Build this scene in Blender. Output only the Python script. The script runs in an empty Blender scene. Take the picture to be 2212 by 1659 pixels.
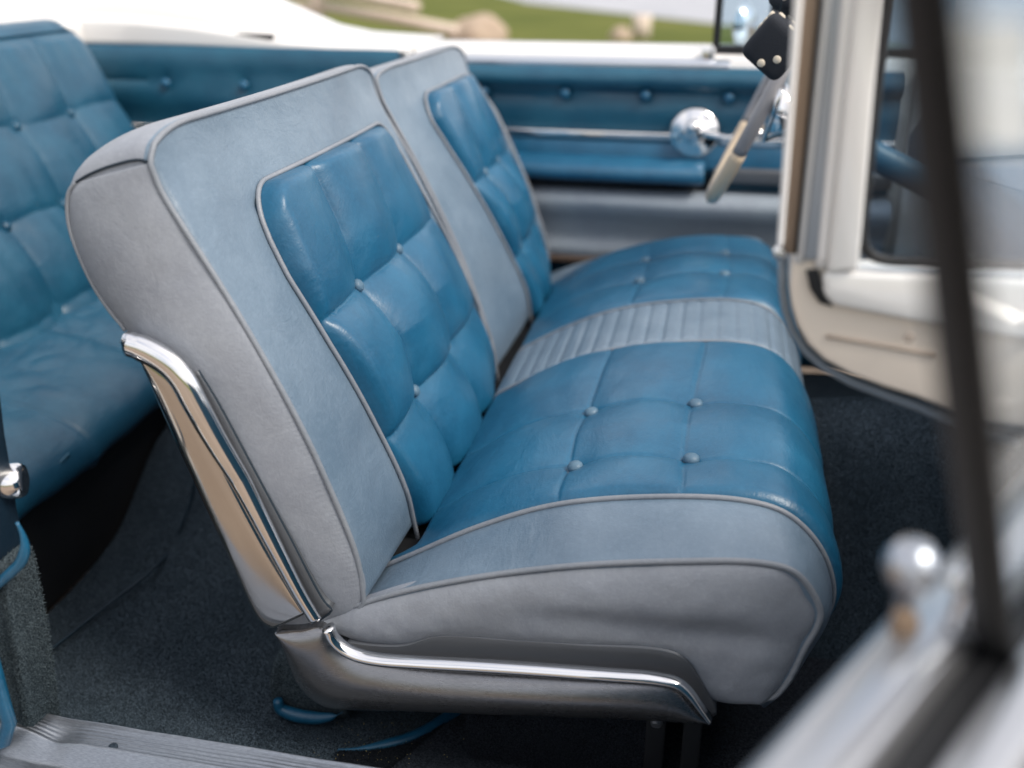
import bpy, bmesh, math, random
from mathutils import Vector, Matrix, noise
random.seed(7)
SC=bpy.context.scene; COL=SC.collection
# ---------------------------------------------------------------- camera model (metres; x forward along the car, y across it, z up)
F=2100.; PITCH=math.radians(24.1); YAW=math.radians(11.64); H=1.25
sp,cp=math.sin(PITCH),math.cos(PITCH); sy,cy=math.sin(YAW),math.cos(YAW)
fw=(-sy*cp,cy*cp,-sp); rt=(cy,sy,0); up=(-sy*sp,cy*sp,cp)
def ray(x,y):
    a=(x-1106)/F; b=-(y-829.5)/F
    return tuple(fw[i]+a*rt[i]+b*up[i] for i in range(3))
def aty(x,y,Y):
    d=ray(x,y); t=Y/d[1]; return (d[0]*t,Y,H+d[2]*t)
def atz(x,y,Z):
    d=ray(x,y); t=(Z-H)/d[2]; return (d[0]*t,d[1]*t,Z)
def atx(x,y,X):
    d=ray(x,y); t=X/d[0]; return (X,d[1]*t,H+d[2]*t)
def proj(p):
    v=(p[0],p[1],p[2]-H); z=sum(v[i]*fw[i] for i in range(3))
    return (1106+F*sum(v[i]*rt[i] for i in range(3))/z, 829.5-F*sum(v[i]*up[i] for i in range(3))/z, z)
f=lambda p:'(%.3f %.3f %.3f)'%p
def lerp(a,b,t): return a+(b-a)*t
def sstep(a,b,x):
    t=max(0.,min(1.,(x-a)/(b-a))); return t*t*(3-2*t)
def catmull(pts,per=12,closed=False):
    n=len(pts); out=[]
    rng=range(n if closed else n-1)
    for i in rng:
        g=(lambda k:pts[k%n]) if closed else (lambda k:pts[max(0,min(n-1,k))])
        p0,p1,p2,p3=g(i-1),g(i),g(i+1),g(i+2)
        if not closed:
            if i==0: p0=tuple(2*a-b for a,b in zip(p1,p2))
            if i==n-2: p3=tuple(2*a-b for a,b in zip(p2,p1))
        # centripetal
        def d(a,b): return max(1e-6,sum((x-y)**2 for x,y in zip(a,b))**.25)
        t0=0;t1=t0+d(p0,p1);t2=t1+d(p1,p2);t3=t2+d(p2,p3)
        for k in range(per):
            t=t1+(t2-t1)*k/per
            def L(a,b,ta,tb): return tuple((tb-t)/(tb-ta)*x+(t-ta)/(tb-ta)*y for x,y in zip(a,b))
            A1=L(p0,p1,t0,t1);A2=L(p1,p2,t1,t2);A3=L(p2,p3,t2,t3)
            B1=L(A1,A2,t0,t2);B2=L(A2,A3,t1,t3)
            out.append(L(B1,B2,t1,t2))
    if not closed: out.append(tuple(pts[-1]))
    return out
class Curve:
    "arc-length parametrised polyline"
    def __init__(s,pts,per=12,smooth=True):
        s.p=catmull(pts,per) if smooth else [tuple(q) for q in pts]
        s.c=[0.]
        for a,b in zip(s.p,s.p[1:]): s.c.append(s.c[-1]+math.dist(a,b))
        s.L=s.c[-1]
    def at(s,d):
        c=s.c
        if d<=0: i=0
        elif d>=s.L: i=len(c)-2
        else:
            lo,hi=0,len(c)-1
            while hi-lo>1:
                m=(lo+hi)//2
                if c[m]<=d: lo=m
                else: hi=m
            i=lo
        t=(d-c[i])/max(1e-9,c[i+1]-c[i])
        return tuple(lerp(a,b,t) for a,b in zip(s.p[i],s.p[i+1]))
    def res(s,n): return [s.at(s.L*i/(n-1)) for i in range(n)]
def solve(P,px,py,a,b,it=30):
    for _ in range(it):
        q=proj(P(a,b)); e=(px-q[0],py-q[1]); h=1e-4
        qa=proj(P(a+h,b)); qb=proj(P(a,b+h))
        J=((qa[0]-q[0])/h,(qb[0]-q[0])/h,(qa[1]-q[1])/h,(qb[1]-q[1])/h)
        det=J[0]*J[3]-J[1]*J[2]
        if abs(det)<1e-6: break
        da=(e[0]*J[3]-e[1]*J[1])/det; db=(J[0]*e[1]-J[2]*e[0])/det
        m=max(abs(da),abs(db)); k=min(1,.1/m) if m>0 else 1
        a+=da*k; b+=db*k
    return a,b
def hit(x,y,p0,n):
    "point where the sight line of a measured spot meets the plane p0,n"
    d=ray(x,y); o=(0,0,H)
    t=sum((p0[i]-o[i])*n[i] for i in range(3))/sum(d[i]*n[i] for i in range(3))
    return tuple(o[i]+d[i]*t for i in range(3))
def xz(pts,Y): return [(lambda q:(q[0],q[2]))(aty(x,y,Y)) for x,y in pts]
# ---------------------------------------------------------------- objects
LOC={}
def link(o,parent=None):
    COL.objects.link(o)
    if parent is not None: o.parent=parent
    return o
def thing(name,label,cat,loc,group=None):
    o=bpy.data.objects.new(name,None); link(o); o.location=loc; o.empty_display_size=.05
    o['label']=label; o['category']=cat
    if group: o['group']=group
    return o
def root_loc(p):
    while p.parent is not None: p=p.parent
    return Vector(p.location) if p.type=='EMPTY' else Vector((0,0,0))
def mesh(name,V,F,mat,parent=None,smooth=True,mats=None,fm=None,recalc=False):
    m=bpy.data.meshes.new(name)
    off=root_loc(parent) if parent is not None else Vector((0,0,0))
    m.from_pydata([tuple(Vector(v)-off) for v in V],[],F)
    if mats:
        for k in mats: m.materials.append(k)
        for p,i in zip(m.polygons,fm): p.material_index=i
    else: m.materials.append(mat)
    for p in m.polygons: p.use_smooth=smooth
    m.update()
    if recalc or True:
        b=bmesh.new(); b.from_mesh(m); bmesh.ops.recalc_face_normals(b,faces=b.faces); b.to_mesh(m); b.free()
    o=bpy.data.objects.new(name,m); link(o,parent)
    return o
def auto_smooth(o,deg=35):
    me=o.data
    b=bmesh.new(); b.from_mesh(me)
    for e in b.edges:
        if len(e.link_faces)==2 and e.calc_face_angle(0)>math.radians(deg): e.smooth=False
    b.to_mesh(me); b.free(); return o
def tag(o,label=None,cat=None,group=None,kind=None):
    if label: o['label']=label
    if cat: o['category']=cat
    if group: o['group']=group
    if kind: o['kind']=kind
    return o
def gridmesh(fn,nu,nv,cu=False,cv=False):
    V=[];F=[]
    for i in range(nu):
        for j in range(nv): V.append(fn(i/(nu if cu else nu-1),j/(nv if cv else nv-1)))
    for i in range(nu if cu else nu-1):
        for j in range(nv if cv else nv-1):
            a=i*nv+j; b=((i+1)%nu)*nv+j; c=((i+1)%nu)*nv+(j+1)%nv; d=i*nv+(j+1)%nv
            F.append((a,b,c,d))
    return V,F
def join(*parts):
    V=[];F=[]
    for v,f in parts:
        o=len(V); V+=list(v); F+=[tuple(i+o for i in q) for q in f]
    return V,F
def tubemesh(pts,r,seg=10,closed=False,up=None,ry=None,caps=True):
    "swept tube; r number or function of t; up fixes the section frame (r along side, ry along up)"
    n=len(pts); P_=[Vector(p) for p in pts]; V=[];F=[]
    T=[]
    for i in range(n):
        a=P_[(i-1)%n] if (closed or i>0) else P_[i]; b=P_[(i+1)%n] if (closed or i<n-1) else P_[i]
        t=(b-a); T.append(t.normalized() if t.length>1e-9 else Vector((1,0,0)))
    N=None
    for i in range(n):
        t=T[i]
        if up is not None:
            u=Vector(up); u=(u-t*u.dot(t))
            u=u.normalized() if u.length>1e-6 else Vector((0,0,1)); s=t.cross(u)
        else:
            if N is None:
                N=t.orthogonal().normalized()
            N=(N-t*N.dot(t)).normalized(); u=N; s=t.cross(u)
        tt=i/max(1,n-1); rr=r(tt) if callable(r) else r
        r2=(ry(tt) if callable(ry) else ry) if ry is not None else rr
        for k in range(seg):
            a=2*math.pi*k/seg
            V.append(tuple(P_[i]+s*(rr*math.cos(a))+u*(r2*math.sin(a))))
    m=n if closed else n-1
    for i in range(m):
        for k in range(seg):
            a=i*seg+k; b=((i+1)%n)*seg+k; c=((i+1)%n)*seg+(k+1)%seg; d=i*seg+(k+1)%seg
            F.append((a,b,c,d))
    if not closed and caps:
        F.append(tuple(range(seg))[::-1]); F.append(tuple((n-1)*seg+k for k in range(seg)))
    return V,F
def tube(name,pts,r,mat,parent=None,**k):
    v,f=tubemesh(pts,r,**k); return mesh(name,v,f,mat,parent)
def boxmesh(lo,hi):
    x0,y0,z0=lo;x1,y1,z1=hi
    V=[(x0,y0,z0),(x1,y0,z0),(x1,y1,z0),(x0,y1,z0),(x0,y0,z1),(x1,y0,z1),(x1,y1,z1),(x0,y1,z1)]
    F=[(0,3,2,1),(4,5,6,7),(0,1,5,4),(1,2,6,5),(2,3,7,6),(3,0,4,7)]
    return V,F
def bevel(o,w,seg=3,deg=30):
    b=bmesh.new(); b.from_mesh(o.data)
    es=[e for e in b.edges if len(e.link_faces)==2 and e.calc_face_angle(0)>math.radians(deg)]
    bmesh.ops.bevel(b,geom=es,offset=w,segments=seg,profile=.5,affect='EDGES',clamp_overlap=True)
    for f in b.faces: f.smooth=True
    b.to_mesh(o.data); b.free(); return auto_smooth(o,40)
def box(name,lo,hi,mat,parent=None,bw=.004,seg=3):
    v,f=boxmesh(lo,hi); o=mesh(name,v,f,mat,parent)
    if bw: bevel(o,bw,seg)
    return o
def prism(name,outline,axis,a,b,mat,parent=None,bw=0,seg=3):
    "closed outline (2-D) extruded along y (outline x,z) or x (outline y,z) or z (outline x,y)"
    n=len(outline)
    mk={'y':lambda p,t:(p[0],t,p[1]),'x':lambda p,t:(t,p[0],p[1]),'z':lambda p,t:(p[0],p[1],t)}[axis]
    V=[mk(p,a) for p in outline]+[mk(p,b) for p in outline]
    F=[tuple(range(n)),tuple(range(2*n-1,n-1,-1))]+[(i,(i+1)%n,n+(i+1)%n,n+i) for i in range(n)]
    o=mesh(name,V,F,mat,parent)
    if bw: bevel(o,bw,seg)
    else: auto_smooth(o,35)
    return o
def panel(name,A,B,Y,mat,parent,bulge=.01,pw=.6,depth=.02,nu=80,nv=14,dent=None,edge=.004,skew=0):
    "sheet between two side-view curves A and B (x,z), bulging towards the camera side, rim turned back by depth"
    A=Curve(A);B=Curve(B)
    def fn(u,v):
        a=A.at(u*A.L);b=B.at(u*B.L)
        if v<.02 or v>.98: k=0 if v<.02 else 1; dy=depth
        else:
            k=(v-.02)/.96; dy=0
        k=max(0,min(1,k))
        x=lerp(a[0],b[0],k);z=lerp(a[1],b[1],k)
        w=(max(0,math.sin(math.pi*k))**pw)*(max(0,math.sin(math.pi*(.02+.96*u)))**.35)
        y=Y+dy-bulge*w
        if dent: y+=dent(x,z,u,k)
        return (x,y,z)
    # v sampling: rim rows first and last
    V=[];F=[]
    vs=[0.]+[.02+.96*(.5-.5*math.cos(math.pi*j/(nv-1))) for j in range(nv)]+[1.]
    vs[1]=.0201; vs[-2]=.9799
    for i in range(nu):
        for v in vs: V.append(fn(i/(nu-1),v))
    m=len(vs)
    for i in range(nu-1):
        for j in range(m-1): F.append((i*m+j,(i+1)*m+j,(i+1)*m+j+1,i*m+j+1))
    for i,s in ((0,1),(nu-1,-1)):   # end rims
        o=len(V); 
        for v in vs:
            p=fn(i/(nu-1),v); V.append((p[0],Y+depth,p[2]))
        for j in range(m-1): F.append((i*m+j,i*m+j+1,o+j+1,o+j))
    return mesh(name,V,F,mat,parent)
def lathe(name,prof,mat,parent,origin,axis,seg=32):
    "prof: (radius, height) pairs round an axis"
    ax=Vector(axis).normalized(); u=ax.orthogonal().normalized(); w=ax.cross(u); o=Vector(origin)
    V,F=gridmesh(lambda a,b:(0,0,0),2,2)
    V=[];F=[];n=len(prof)
    for i in range(seg):
        a=2*math.pi*i/seg
        for r,h in prof: V.append(tuple(o+ax*h+(u*math.cos(a)+w*math.sin(a))*r))
    for i in range(seg):
        for j in range(n-1):
            F.append((i*n+j,((i+1)%seg)*n+j,((i+1)%seg)*n+j+1,i*n+j+1))
    ob=mesh(name,V,F,mat,parent)
    b=bmesh.new(); b.from_mesh(ob.data); bmesh.ops.remove_doubles(b,verts=b.verts,dist=1e-6); b.to_mesh(ob.data); b.free()
    return auto_smooth(ob,50)
def button(parent,p,n,r=.0085,mat=None,name='button'):
    k=r/.0085
    return lathe(name,[(0,.0055*k),(.003*k,.0053*k),(.006*k,.004*k),(.0080*k,.0018*k),(.0085*k,-.001*k),(.007*k,-.004*k),(0,-.004*k)],mat,parent,p,n,20)
# ---------------------------------------------------------------- materials
class NT:
    def __init__(s,name):
        s.m=bpy.data.materials.new(name); s.m.use_nodes=True; s.t=s.m.node_tree; s.n=s.t.nodes
        s.b=s.n['Principled BSDF']; s.co=s.n.new('ShaderNodeTexCoord')
    def new(s,t,**k):
        x=s.n.new(t)
        for a,b in k.items(): setattr(x,a,b)
        return x
    def l(s,a,b): s.t.links.new(a,b)
    def noise(s,scale,detail=4,rough=.5,stretch=None,dist=0):
        n=s.new('ShaderNodeTexNoise'); n.inputs['Scale'].default_value=scale; n.inputs['Detail'].default_value=detail
        n.inputs['Roughness'].default_value=rough; n.inputs['Distortion'].default_value=dist
        if stretch:
            mp=s.new('ShaderNodeMapping'); mp.inputs['Scale'].default_value=stretch[:3]
            if len(stretch)>3: mp.inputs['Rotation'].default_value=stretch[3]
            s.l(s.co.outputs['Object'],mp.inputs['Vector']); s.l(mp.outputs[0],n.inputs['Vector'])
        else: s.l(s.co.outputs['Object'],n.inputs['Vector'])
        return n.outputs['Fac']
    def ramp(s,src,stops):
        r=s.new('ShaderNodeValToRGB'); e=r.color_ramp.elements
        while len(e)<len(stops): e.new(.5)
        for q,(p,c) in zip(e,stops):
            q.position=p; q.color=(c,c,c,1) if isinstance(c,(int,float)) else (*c,1)
        s.l(src,r.inputs['Fac']); return r.outputs['Color']
    def mix(s,f,a,b,mode='MIX'):
        m=s.new('ShaderNodeMix',data_type='RGBA',blend_type=mode)
        for i,v in ((0,f),(6,a),(7,b)):
            if isinstance(v,bpy.types.NodeSocket): s.l(v,m.inputs[i])
            else: m.inputs[i].default_value=v if i==0 else (*v,1)
        return m.outputs[2]
    def math(s,op,a,b=0,c=None):
        m=s.new('ShaderNodeMath',operation=op)
        for i,v in enumerate((a,b,c)):
            if v is None: continue
            if isinstance(v,bpy.types.NodeSocket): s.l(v,m.inputs[i])
            else: m.inputs[i].default_value=v
        return m.outputs[0]
    def bump(s,h,strength,dist,prev=None):
        b=s.new('ShaderNodeBump'); b.inputs['Strength'].default_value=strength; b.inputs['Distance'].default_value=dist
        s.l(h,b.inputs['Height'])
        if prev is not None: s.l(prev,b.inputs['Normal'])
        return b.outputs['Normal']
    def set(s,**k):
        for a,v in k.items():
            i=s.b.inputs[a.replace('_',' ')]
            if isinstance(v,bpy.types.NodeSocket): s.l(v,i)
            else: i.default_value=(*v,1) if isinstance(v,tuple) else v
        return s
def leather(name,c,c2,rough=.42,wr=.35,grain=.25,dirt=None,spec=.5,creases=None,coat=0):
    n=NT(name)
    a=n.noise(9,5,.6); col=n.mix(n.ramp(a,[(.35,0),(.68,1)]),c,c2)
    f=n.noise(160,3,.6); col=n.mix(n.math('MULTIPLY',n.ramp(f,[(.45,0),(.75,1)]),.16),col,tuple(min(1,v*1.5+.02) for v in c2))
    if dirt:
        d=n.noise(3.5,6,.65,dist=.4); col=n.mix(n.math('MULTIPLY',n.ramp(d,[(.52,0),(.72,1)]),.55),col,dirt)
    v=n.new('ShaderNodeTexVoronoi',feature='SMOOTH_F1'); v.inputs['Scale'].default_value=420; n.l(n.co.outputs['Object'],v.inputs['Vector'])
    nm=n.bump(v.outputs['Distance'],grain,.0010)
    w=n.noise(28,6,.62,stretch=creases or (1,.45,.6),dist=.6)
    nm=n.bump(w,wr,.006,nm)
    nm=n.bump(n.noise(7,3,.5),.25,.012,nm)
    rg=n.math('ADD',n.math('MULTIPLY',n.ramp(n.noise(22,5,.6),[(.3,0),(.7,1)]),.14),rough-.07)
    n.set(Base_Color=col,Roughness=rg,Normal=nm,Specular_IOR_Level=spec,Coat_Weight=coat,Coat_Roughness=.42)
    n.l(nm,n.b.inputs['Coat Normal'])
    return n.m
def metal(name,c,rough,metallic=1.,brushed=0,spots=.0,bstretch=(2,1,160),bump=.0):
    n=NT(name); n.set(Base_Color=c,Metallic=metallic,Roughness=rough)
    sm=n.noise(14,5,.6)
    r=n.math('ADD',n.math('MULTIPLY',n.ramp(sm,[(.42,0),(.8,1)]),.12+spots),rough)
    if brushed:
        b=n.noise(40,4,.7,stretch=bstretch)
        r=n.math('ADD',r,n.math('MULTIPLY',b,brushed*.5))
        n.set(Base_Color=n.mix(n.ramp(b,[(.35,0),(.65,1)]),tuple(v*.72 for v in c),tuple(min(1,v*1.2) for v in c)))
        n.set(Normal=n.bump(b,brushed*.25,.001))
    elif bump: n.set(Normal=n.bump(n.noise(6,3,.5),bump,.01))
    n.set(Roughness=r); return n.m
def plain(name,c,rough=.5,metallic=0,coat=0,bump=0,bscale=200,var=.0):
    n=NT(name); n.set(Roughness=rough,Metallic=metallic,Coat_Weight=coat,Coat_Roughness=.05)
    v=n.noise(12,5,.6); n.set(Base_Color=n.mix(n.ramp(v,[(.3,0),(.7,1)]),tuple(x*(1-var) for x in c),tuple(min(1,x*(1+var)) for x in c)))
    if bump: n.set(Normal=n.bump(n.noise(bscale,3,.6),bump,.002))
    return n.m
def carpet(name,c,c2,sc=1.):
    n=NT(name); a=n.noise(420*sc,3,.75); b=n.noise(60*sc,4,.7); d=n.noise(6,5,.6)
    col=n.mix(n.ramp(a,[(.38,0),(.66,1)]),tuple(v*.45 for v in c),c2)
    col=n.mix(n.math('MULTIPLY',n.ramp(d,[(.4,0),(.65,1)]),.5),col,c)
    nm=n.bump(a,1.,.005); nm=n.bump(b,.25,.004,nm)
    n.set(Base_Color=col,Roughness=.95,Normal=nm,Specular_IOR_Level=.12,Sheen_Weight=.04,Sheen_Roughness=.5,Sheen_Tint=(.5,.7,1.))
    return n.m
def glass(name,tint=(.9,.95,1),rough=0.,ior=1.45):
    # thin pane: clear sheet that mirrors at grazing angles
    n=NT(name); n.n.remove(n.b)
    g=n.new('ShaderNodeBsdfGlossy'); g.inputs['Roughness'].default_value=rough; t=n.new('ShaderNodeBsdfTransparent'); t.inputs['Color'].default_value=(*tint,1)
    f=n.new('ShaderNodeFresnel'); f.inputs['IOR'].default_value=ior; m=n.new('ShaderNodeMixShader')
    ge=n.new('ShaderNodeNewGeometry'); n.l(n.math('MULTIPLY',f.outputs[0],n.math('SUBTRACT',1.0,ge.outputs['Backfacing'])),m.inputs[0]); n.l(t.outputs[0],m.inputs[1]); n.l(g.outputs[0],m.inputs[2])
    n.l(m.outputs[0],n.n['Material Output'].inputs['Surface']); return n.m
# ================================================================ materials
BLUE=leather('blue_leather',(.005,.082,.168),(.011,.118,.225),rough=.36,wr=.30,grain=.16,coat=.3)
BORDER=leather('grey_blue_leather',(.12,.18,.245),(.17,.235,.305),rough=.38,wr=.38,grain=.28,coat=.35,dirt=(.10,.145,.20))
SIDE=leather('pale_grey_leather',(.245,.268,.31),(.295,.32,.36),rough=.44,wr=.26,grain=.25,dirt=(.20,.21,.225))
REARBLUE=leather('shaded_blue_leather',(.005,.060,.115),(.011,.088,.155),rough=.38,wr=.35,grain=.16,coat=.3)  # darker copy of the blue leather: rear-seat shade put into the colour
BTN=leather('button_leather',(.07,.14,.21),(.10,.18,.25),rough=.45)
PIPE=leather('grey_piping_leather',(.20,.225,.26),(.25,.27,.30),rough=.45,wr=.25,grain=.2)
NAVY=leather('deep_blue_vinyl',(.006,.066,.122),(.010,.090,.152),rough=.42,wr=.2,grain=.2)
THREAD=plain('dark_seam',(.012,.025,.04),.8)
CHROME=metal('chrome',(.86,.86,.87),.035,bump=.02)
PLATE=metal('polished_plate',(.62,.60,.58),.09,spots=.05,bump=.03)
SKIRT=metal('brushed_grey_metal',(.26,.265,.28),.17,metallic=.9,brushed=.28,bstretch=(3,1,70))
GREY=metal('grey_painted_metal',(.14,.15,.165),.38,metallic=.5)
ALU=metal('worn_aluminium',(.30,.33,.375),.30,metallic=.9,brushed=.25,spots=.1,bstretch=(4,60,1))
CARPET=carpet('dark_blue_carpet',(.032,.052,.070),(.16,.215,.265))
CARPET2=carpet('grey_blue_carpet',(.036,.056,.070),(.16,.21,.235))
WHITE=plain('white_paint',(.80,.79,.77),.18,coat=1,var=.01)
CREAM=plain('cream_paint',(.80,.71,.61),.3,coat=.6,var=.02)
RUBBER=plain('black_rubber',(.006,.007,.009),.6,var=.2)
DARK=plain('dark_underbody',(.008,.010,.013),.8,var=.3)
# ================================================================ front bench seat
Y0=.95; Y1=2.34
FACE=Curve(xz([(785,1300),(770,1205),(700,1030),(640,905),(560,760),(480,625),(400,500),(345,410),(322,350)],Y0))
TOPL=Curve(xz([(322,350),(300,345),(240,358),(190,378),(165,393)],Y0))
REAR=Curve(xz([(165,393),(148,415),(144,450),(150,495),(175,565),(205,625),(240,677),(270,715),(300,785),(350,880),(420,1030),(500,1200),(560,1330),(590,1360)],Y0))
BOT=Curve(xz([(590,1360),(690,1338),(745,1330),(775,1316),(785,1300)],Y0))
LOOP=[]
for c,n in ((FACE,70),(TOPL,16),(REAR,60),(BOT,12)): LOOP+=c.res(n)[:-1]
ZT=FACE.at(FACE.L)[1]
def circ(d,r): d=max(0,min(r,d)); return math.sqrt(max(0,r*r-(r-d)**2))
def drift(s): return .07*sstep(.30,-.06,s) if False else .07*(1-sstep(-.06,.30,s))
class Back:
    def __init__(b,Ya,Yb,near,far):
        b.Ya,b.Yb,b.near,b.far=Ya,Yb,near,far
    def D(b,x,y,z):
        w=sstep(ZT-.16,ZT+.0,z)
        E=lambda t:math.sqrt(max(0,1-(1-max(0,min(1,t)))**2)); rise=b.near[1]*E((y-b.Ya)/b.near[0])-b.far[1]*(1-E((b.Yb-y)/b.far[0]))
        x+=.010*math.sin(math.pi*max(0,min(1,(y-b.Ya)/(b.Yb-b.Ya))))
        return (x,y,z+w*rise)
    def P(b,s,y):
        x,z=FACE.at(s); return b.D(x,y,z)
    def N(b,s,y):
        h=1e-3; p=Vector(b.P(s,y)); a=Vector(b.P(s+h,y))-p; c=Vector(b.P(s,y+h))-p
        n=a.cross(c); n.normalize()
        return n if n.x>0 else -n
def bell(u,p=2.4,q=.62): return max(0.,1-abs(2*u-1)**p)**q
def cell(t,cuts):
    for i in range(len(cuts)-1):
        if t<=cuts[i+1] or i==len(cuts)-2:
            return i,max(0,min(1,(t-cuts[i])/(cuts[i+1]-cuts[i])))
def make_back(parent,Ya,Yb,rn,rf,yl,yr,cols,rows,stop,side=True,A=.041,label=None):
    B=Back(Ya,Yb,rn,rf)
    n=len(LOOP)
    # outward normals of the loop
    NR=[]
    ar=sum(LOOP[i][0]*LOOP[(i+1)%n][1]-LOOP[(i+1)%n][0]*LOOP[i][1] for i in range(n))
    for i in range(n):
        a=LOOP[i-1];c=LOOP[(i+1)%n]; t=(c[0]-a[0],c[1]-a[1]); l=math.hypot(*t) or 1
        NR.append((t[1]/l,-t[0]/l) if ar>0 else (-t[1]/l,t[0]/l))
    r=.012; ys=[]
    for d in (0,.001,.003,.006,.009,.012): ys.append((Ya+d,r-circ(d,r)))
    m=90
    for k in range(1,m): ys.append((lerp(Ya+.012,Yb-.012,k/m),0))
    for d in (.012,.009,.006,.003,.001,0): ys.append((Yb-d,r-circ(d,r)))
    V=[];Fc=[]
    for y,ins in ys:
        for ii,(p,q) in enumerate(zip(LOOP,NR)):
            ss=FACE.L*ii/69; k_=ins
            if ii<69: k_+=.022*sstep(0,.02,y-yl(ss)-.004)*sstep(0,.02,yr(ss)-.004-y)*sstep(0,.02,stop-.012-ss)
            V.append(B.D(p[0]-q[0]*k_,y,p[1]-q[1]*k_))
    for i in range(len(ys)-1):
        for k in range(n): Fc.append((i*n+k,(i+1)*n+k,(i+1)*n+(k+1)%n,i*n+(k+1)%n))
    Fc.append(tuple(range(n))); Fc.append(tuple((len(ys)-1)*n+k for k in range(n)))
    fm_=[0 if (i%n)<70 or i>=len(Fc)-2 else 1 for i in range(len(Fc))]
    body=mesh('backrest',V,Fc,None,parent,mats=[BORDER,SIDE],fm=fm_); auto_smooth(body,50)
    if label: body['label']=label
    # outer piping round the face
    pts=[]
    for k in range(50): pts.append(B.P(FACE.L*k/49,Ya))
    for k in range(1,60): pts.append(B.P(FACE.L,lerp(Ya,Yb,(k/60)**1.0)))
    for k in range(50): pts.append(B.P(FACE.L*(1-k/49),Yb))
    lo=[(lambda q:B.D(q[0],Ya,q[1]))(q) for q in Curve(xz([(700,1337),(745,1331),(772,1318),(785,1300)],Y0)).res(14)[:-1]]
    pp=Curve(lo+pts,smooth=False).res(260)
    pp=[tuple(Vector(p)+Vector((.001,0,.0))) for p in pp]
    tube('piping',pp,.0034,PIPE,body,seg=10)
    # tufted inner panel
    s0=rows[0]
    def top(y):
        r=.055; a=y-yl(stop-.03); c=yr(stop-.03)-y
        return stop-(r-circ(max(0.0,a),r))-(r-circ(max(0.0,c),r))*1.1
    ncol=len(cols)
    def fn(u,v):
        # u across, v up
        se=.5-.5*math.cos(math.pi*v) if False else v
        ytop=lerp(yl(stop-.03),yr(stop-.03),u); s1=top(ytop)
        s=lerp(s0,s1,v); y=lerp(yl(s),yr(s),u)
        # wander of the pleats
        wob=.012*math.sin(9*s+2*u)
        i,cu=cell(u+wob*(1 if 0.05<u<.95 else 0),[0]+cols+[1]); j,cv=cell(s,rows+[s1+1e-6])
        cvv=cv**.82
        if i==0: cu=.22+.78*cu
        if i==ncol: cu=.78*cu
        if j==0: cvv=.5+.5*cv**.9
        if j==len(rows)-1: cvv=.60*cv**.82
        base=bell(cu,2.4,.62)*bell(cvv,2.4,.58)
        mid=.0
        rmin=9
        for cc in cols:
            for rr in rows[1:]:
                dy=(u-cc)*(yr(s)-yl(s)); ds=s-rr; dd_=math.hypot(dy,ds)
                if dd_<rmin: rmin=dd_; bd=(dy,ds)
        lift=(1-math.exp(-(rmin/.075)**2))
        edge=circ(min(u,1-u)*(yr(s)-yl(s)),.022)/.022*circ((1-v)*(s1-s0),.016)/.016
        h=A*(.72*base+.28*lift)*edge*(1-.62*sstep(.66,1,u))-.0065-.002*sstep(.7,1,u)
        h-=.013*math.exp(-(rmin/.016)**1.1)
        if rmin<.12:
            th=math.atan2(bd[0],bd[1]); h-=.0022*abs(math.sin(th*2+.4+bd[0]*20))**4*math.exp(-((rmin-.035)/.02)**2)
        h-=.085*(1-sstep(-.042,.004,s))
        h+=.0022*noise.noise(Vector((s*14,y*14,3.1)))*edge
        p=Vector(B.P(s,y)); nn=B.N(s,min(y,Yb-.004))
        return tuple(p+nn*(h+.001-(.006*(1-min(1,min(u,1-u,1-v)/.012)))))
    V,Fq=gridmesh(fn,170,190)
    pan=mesh('tufted_panel',V,Fq,BLUE,body)
    # inner piping
    path=[]
    for k in range(60): s=lerp(s0,stop-.055,k/59); path.append((s,yl(s)))
    for k in range(1,60):
        y=lerp(yl(stop-.03),yr(stop-.03),.5-.5*math.cos(math.pi*k/60)); path.append((top(y),y))
    for k in range(60): s=lerp(stop-.055,s0,k/59); path.append((s,yr(s)))
    q3=[tuple(Vector(B.P(s,y))+B.N(s,min(y,Yb-.004))*.003) for s,y in path]
    q3=Curve(q3,smooth=False).res(240)
    tube('piping',q3,.0033,PIPE,body,seg=10)
    for cc in cols:
        for rr in rows[1:]:
            y=lerp(yl(rr),yr(rr),cc); nn=B.N(rr,y); p=Vector(B.P(rr,y))+nn*(-.0085)
            button(body,p,nn+Vector((0,0,.15)),.0098,BTN)
    return B,body
SEAT=thing('front_bench_seat','blue tufted leather front bench seat with grey borders, pleated centre strip and chrome side trim','car seat',(-.3,1.6,.22))
def interp(tab):
    tab=sorted(tab)
    def f(s):
        if s<=tab[0][0]: return tab[0][1]
        for (a,b),(c,d) in zip(tab,tab[1:]):
            if s<=c: return lerp(b,d,sstep(0,1,(s-a)/(c-a))*.0+(s-a)/(c-a))
        return tab[-1][1]
    return f
yl1=interp([(-.10,1.165),(-.03,1.145),(.07,1.122),(.18,1.105),(.30,1.088),(.40,1.078),(.50,1.085)])
yr1=interp([(-.10,1.735),(.07,1.695),(.207,1.665),(.346,1.647),(.425,1.637),(.5,1.625)])
B1,back1=make_back(SEAT,Y0,1.680,(.085,.032),(.095,.042),yl1,yr1,[.30,.635],[-.10,.150,.335],.505,label='nearer half of the backrest with chrome side trim')
yl2=interp([(-.10,2.06),(.066,2.00),(.233,1.93),(.353,1.892),(.477,1.85),(.52,1.852)])
yr2=interp([(-.10,2.325),(.2,2.325),(.5,2.31)])
B2,back2=make_back(SEAT,1.694,Y1,(.09,.014),(.20,.062),yl2,yr2,[.36,.68],[-.10,.150,.335],.525,A=.034,label='farther half of the backrest')
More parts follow.
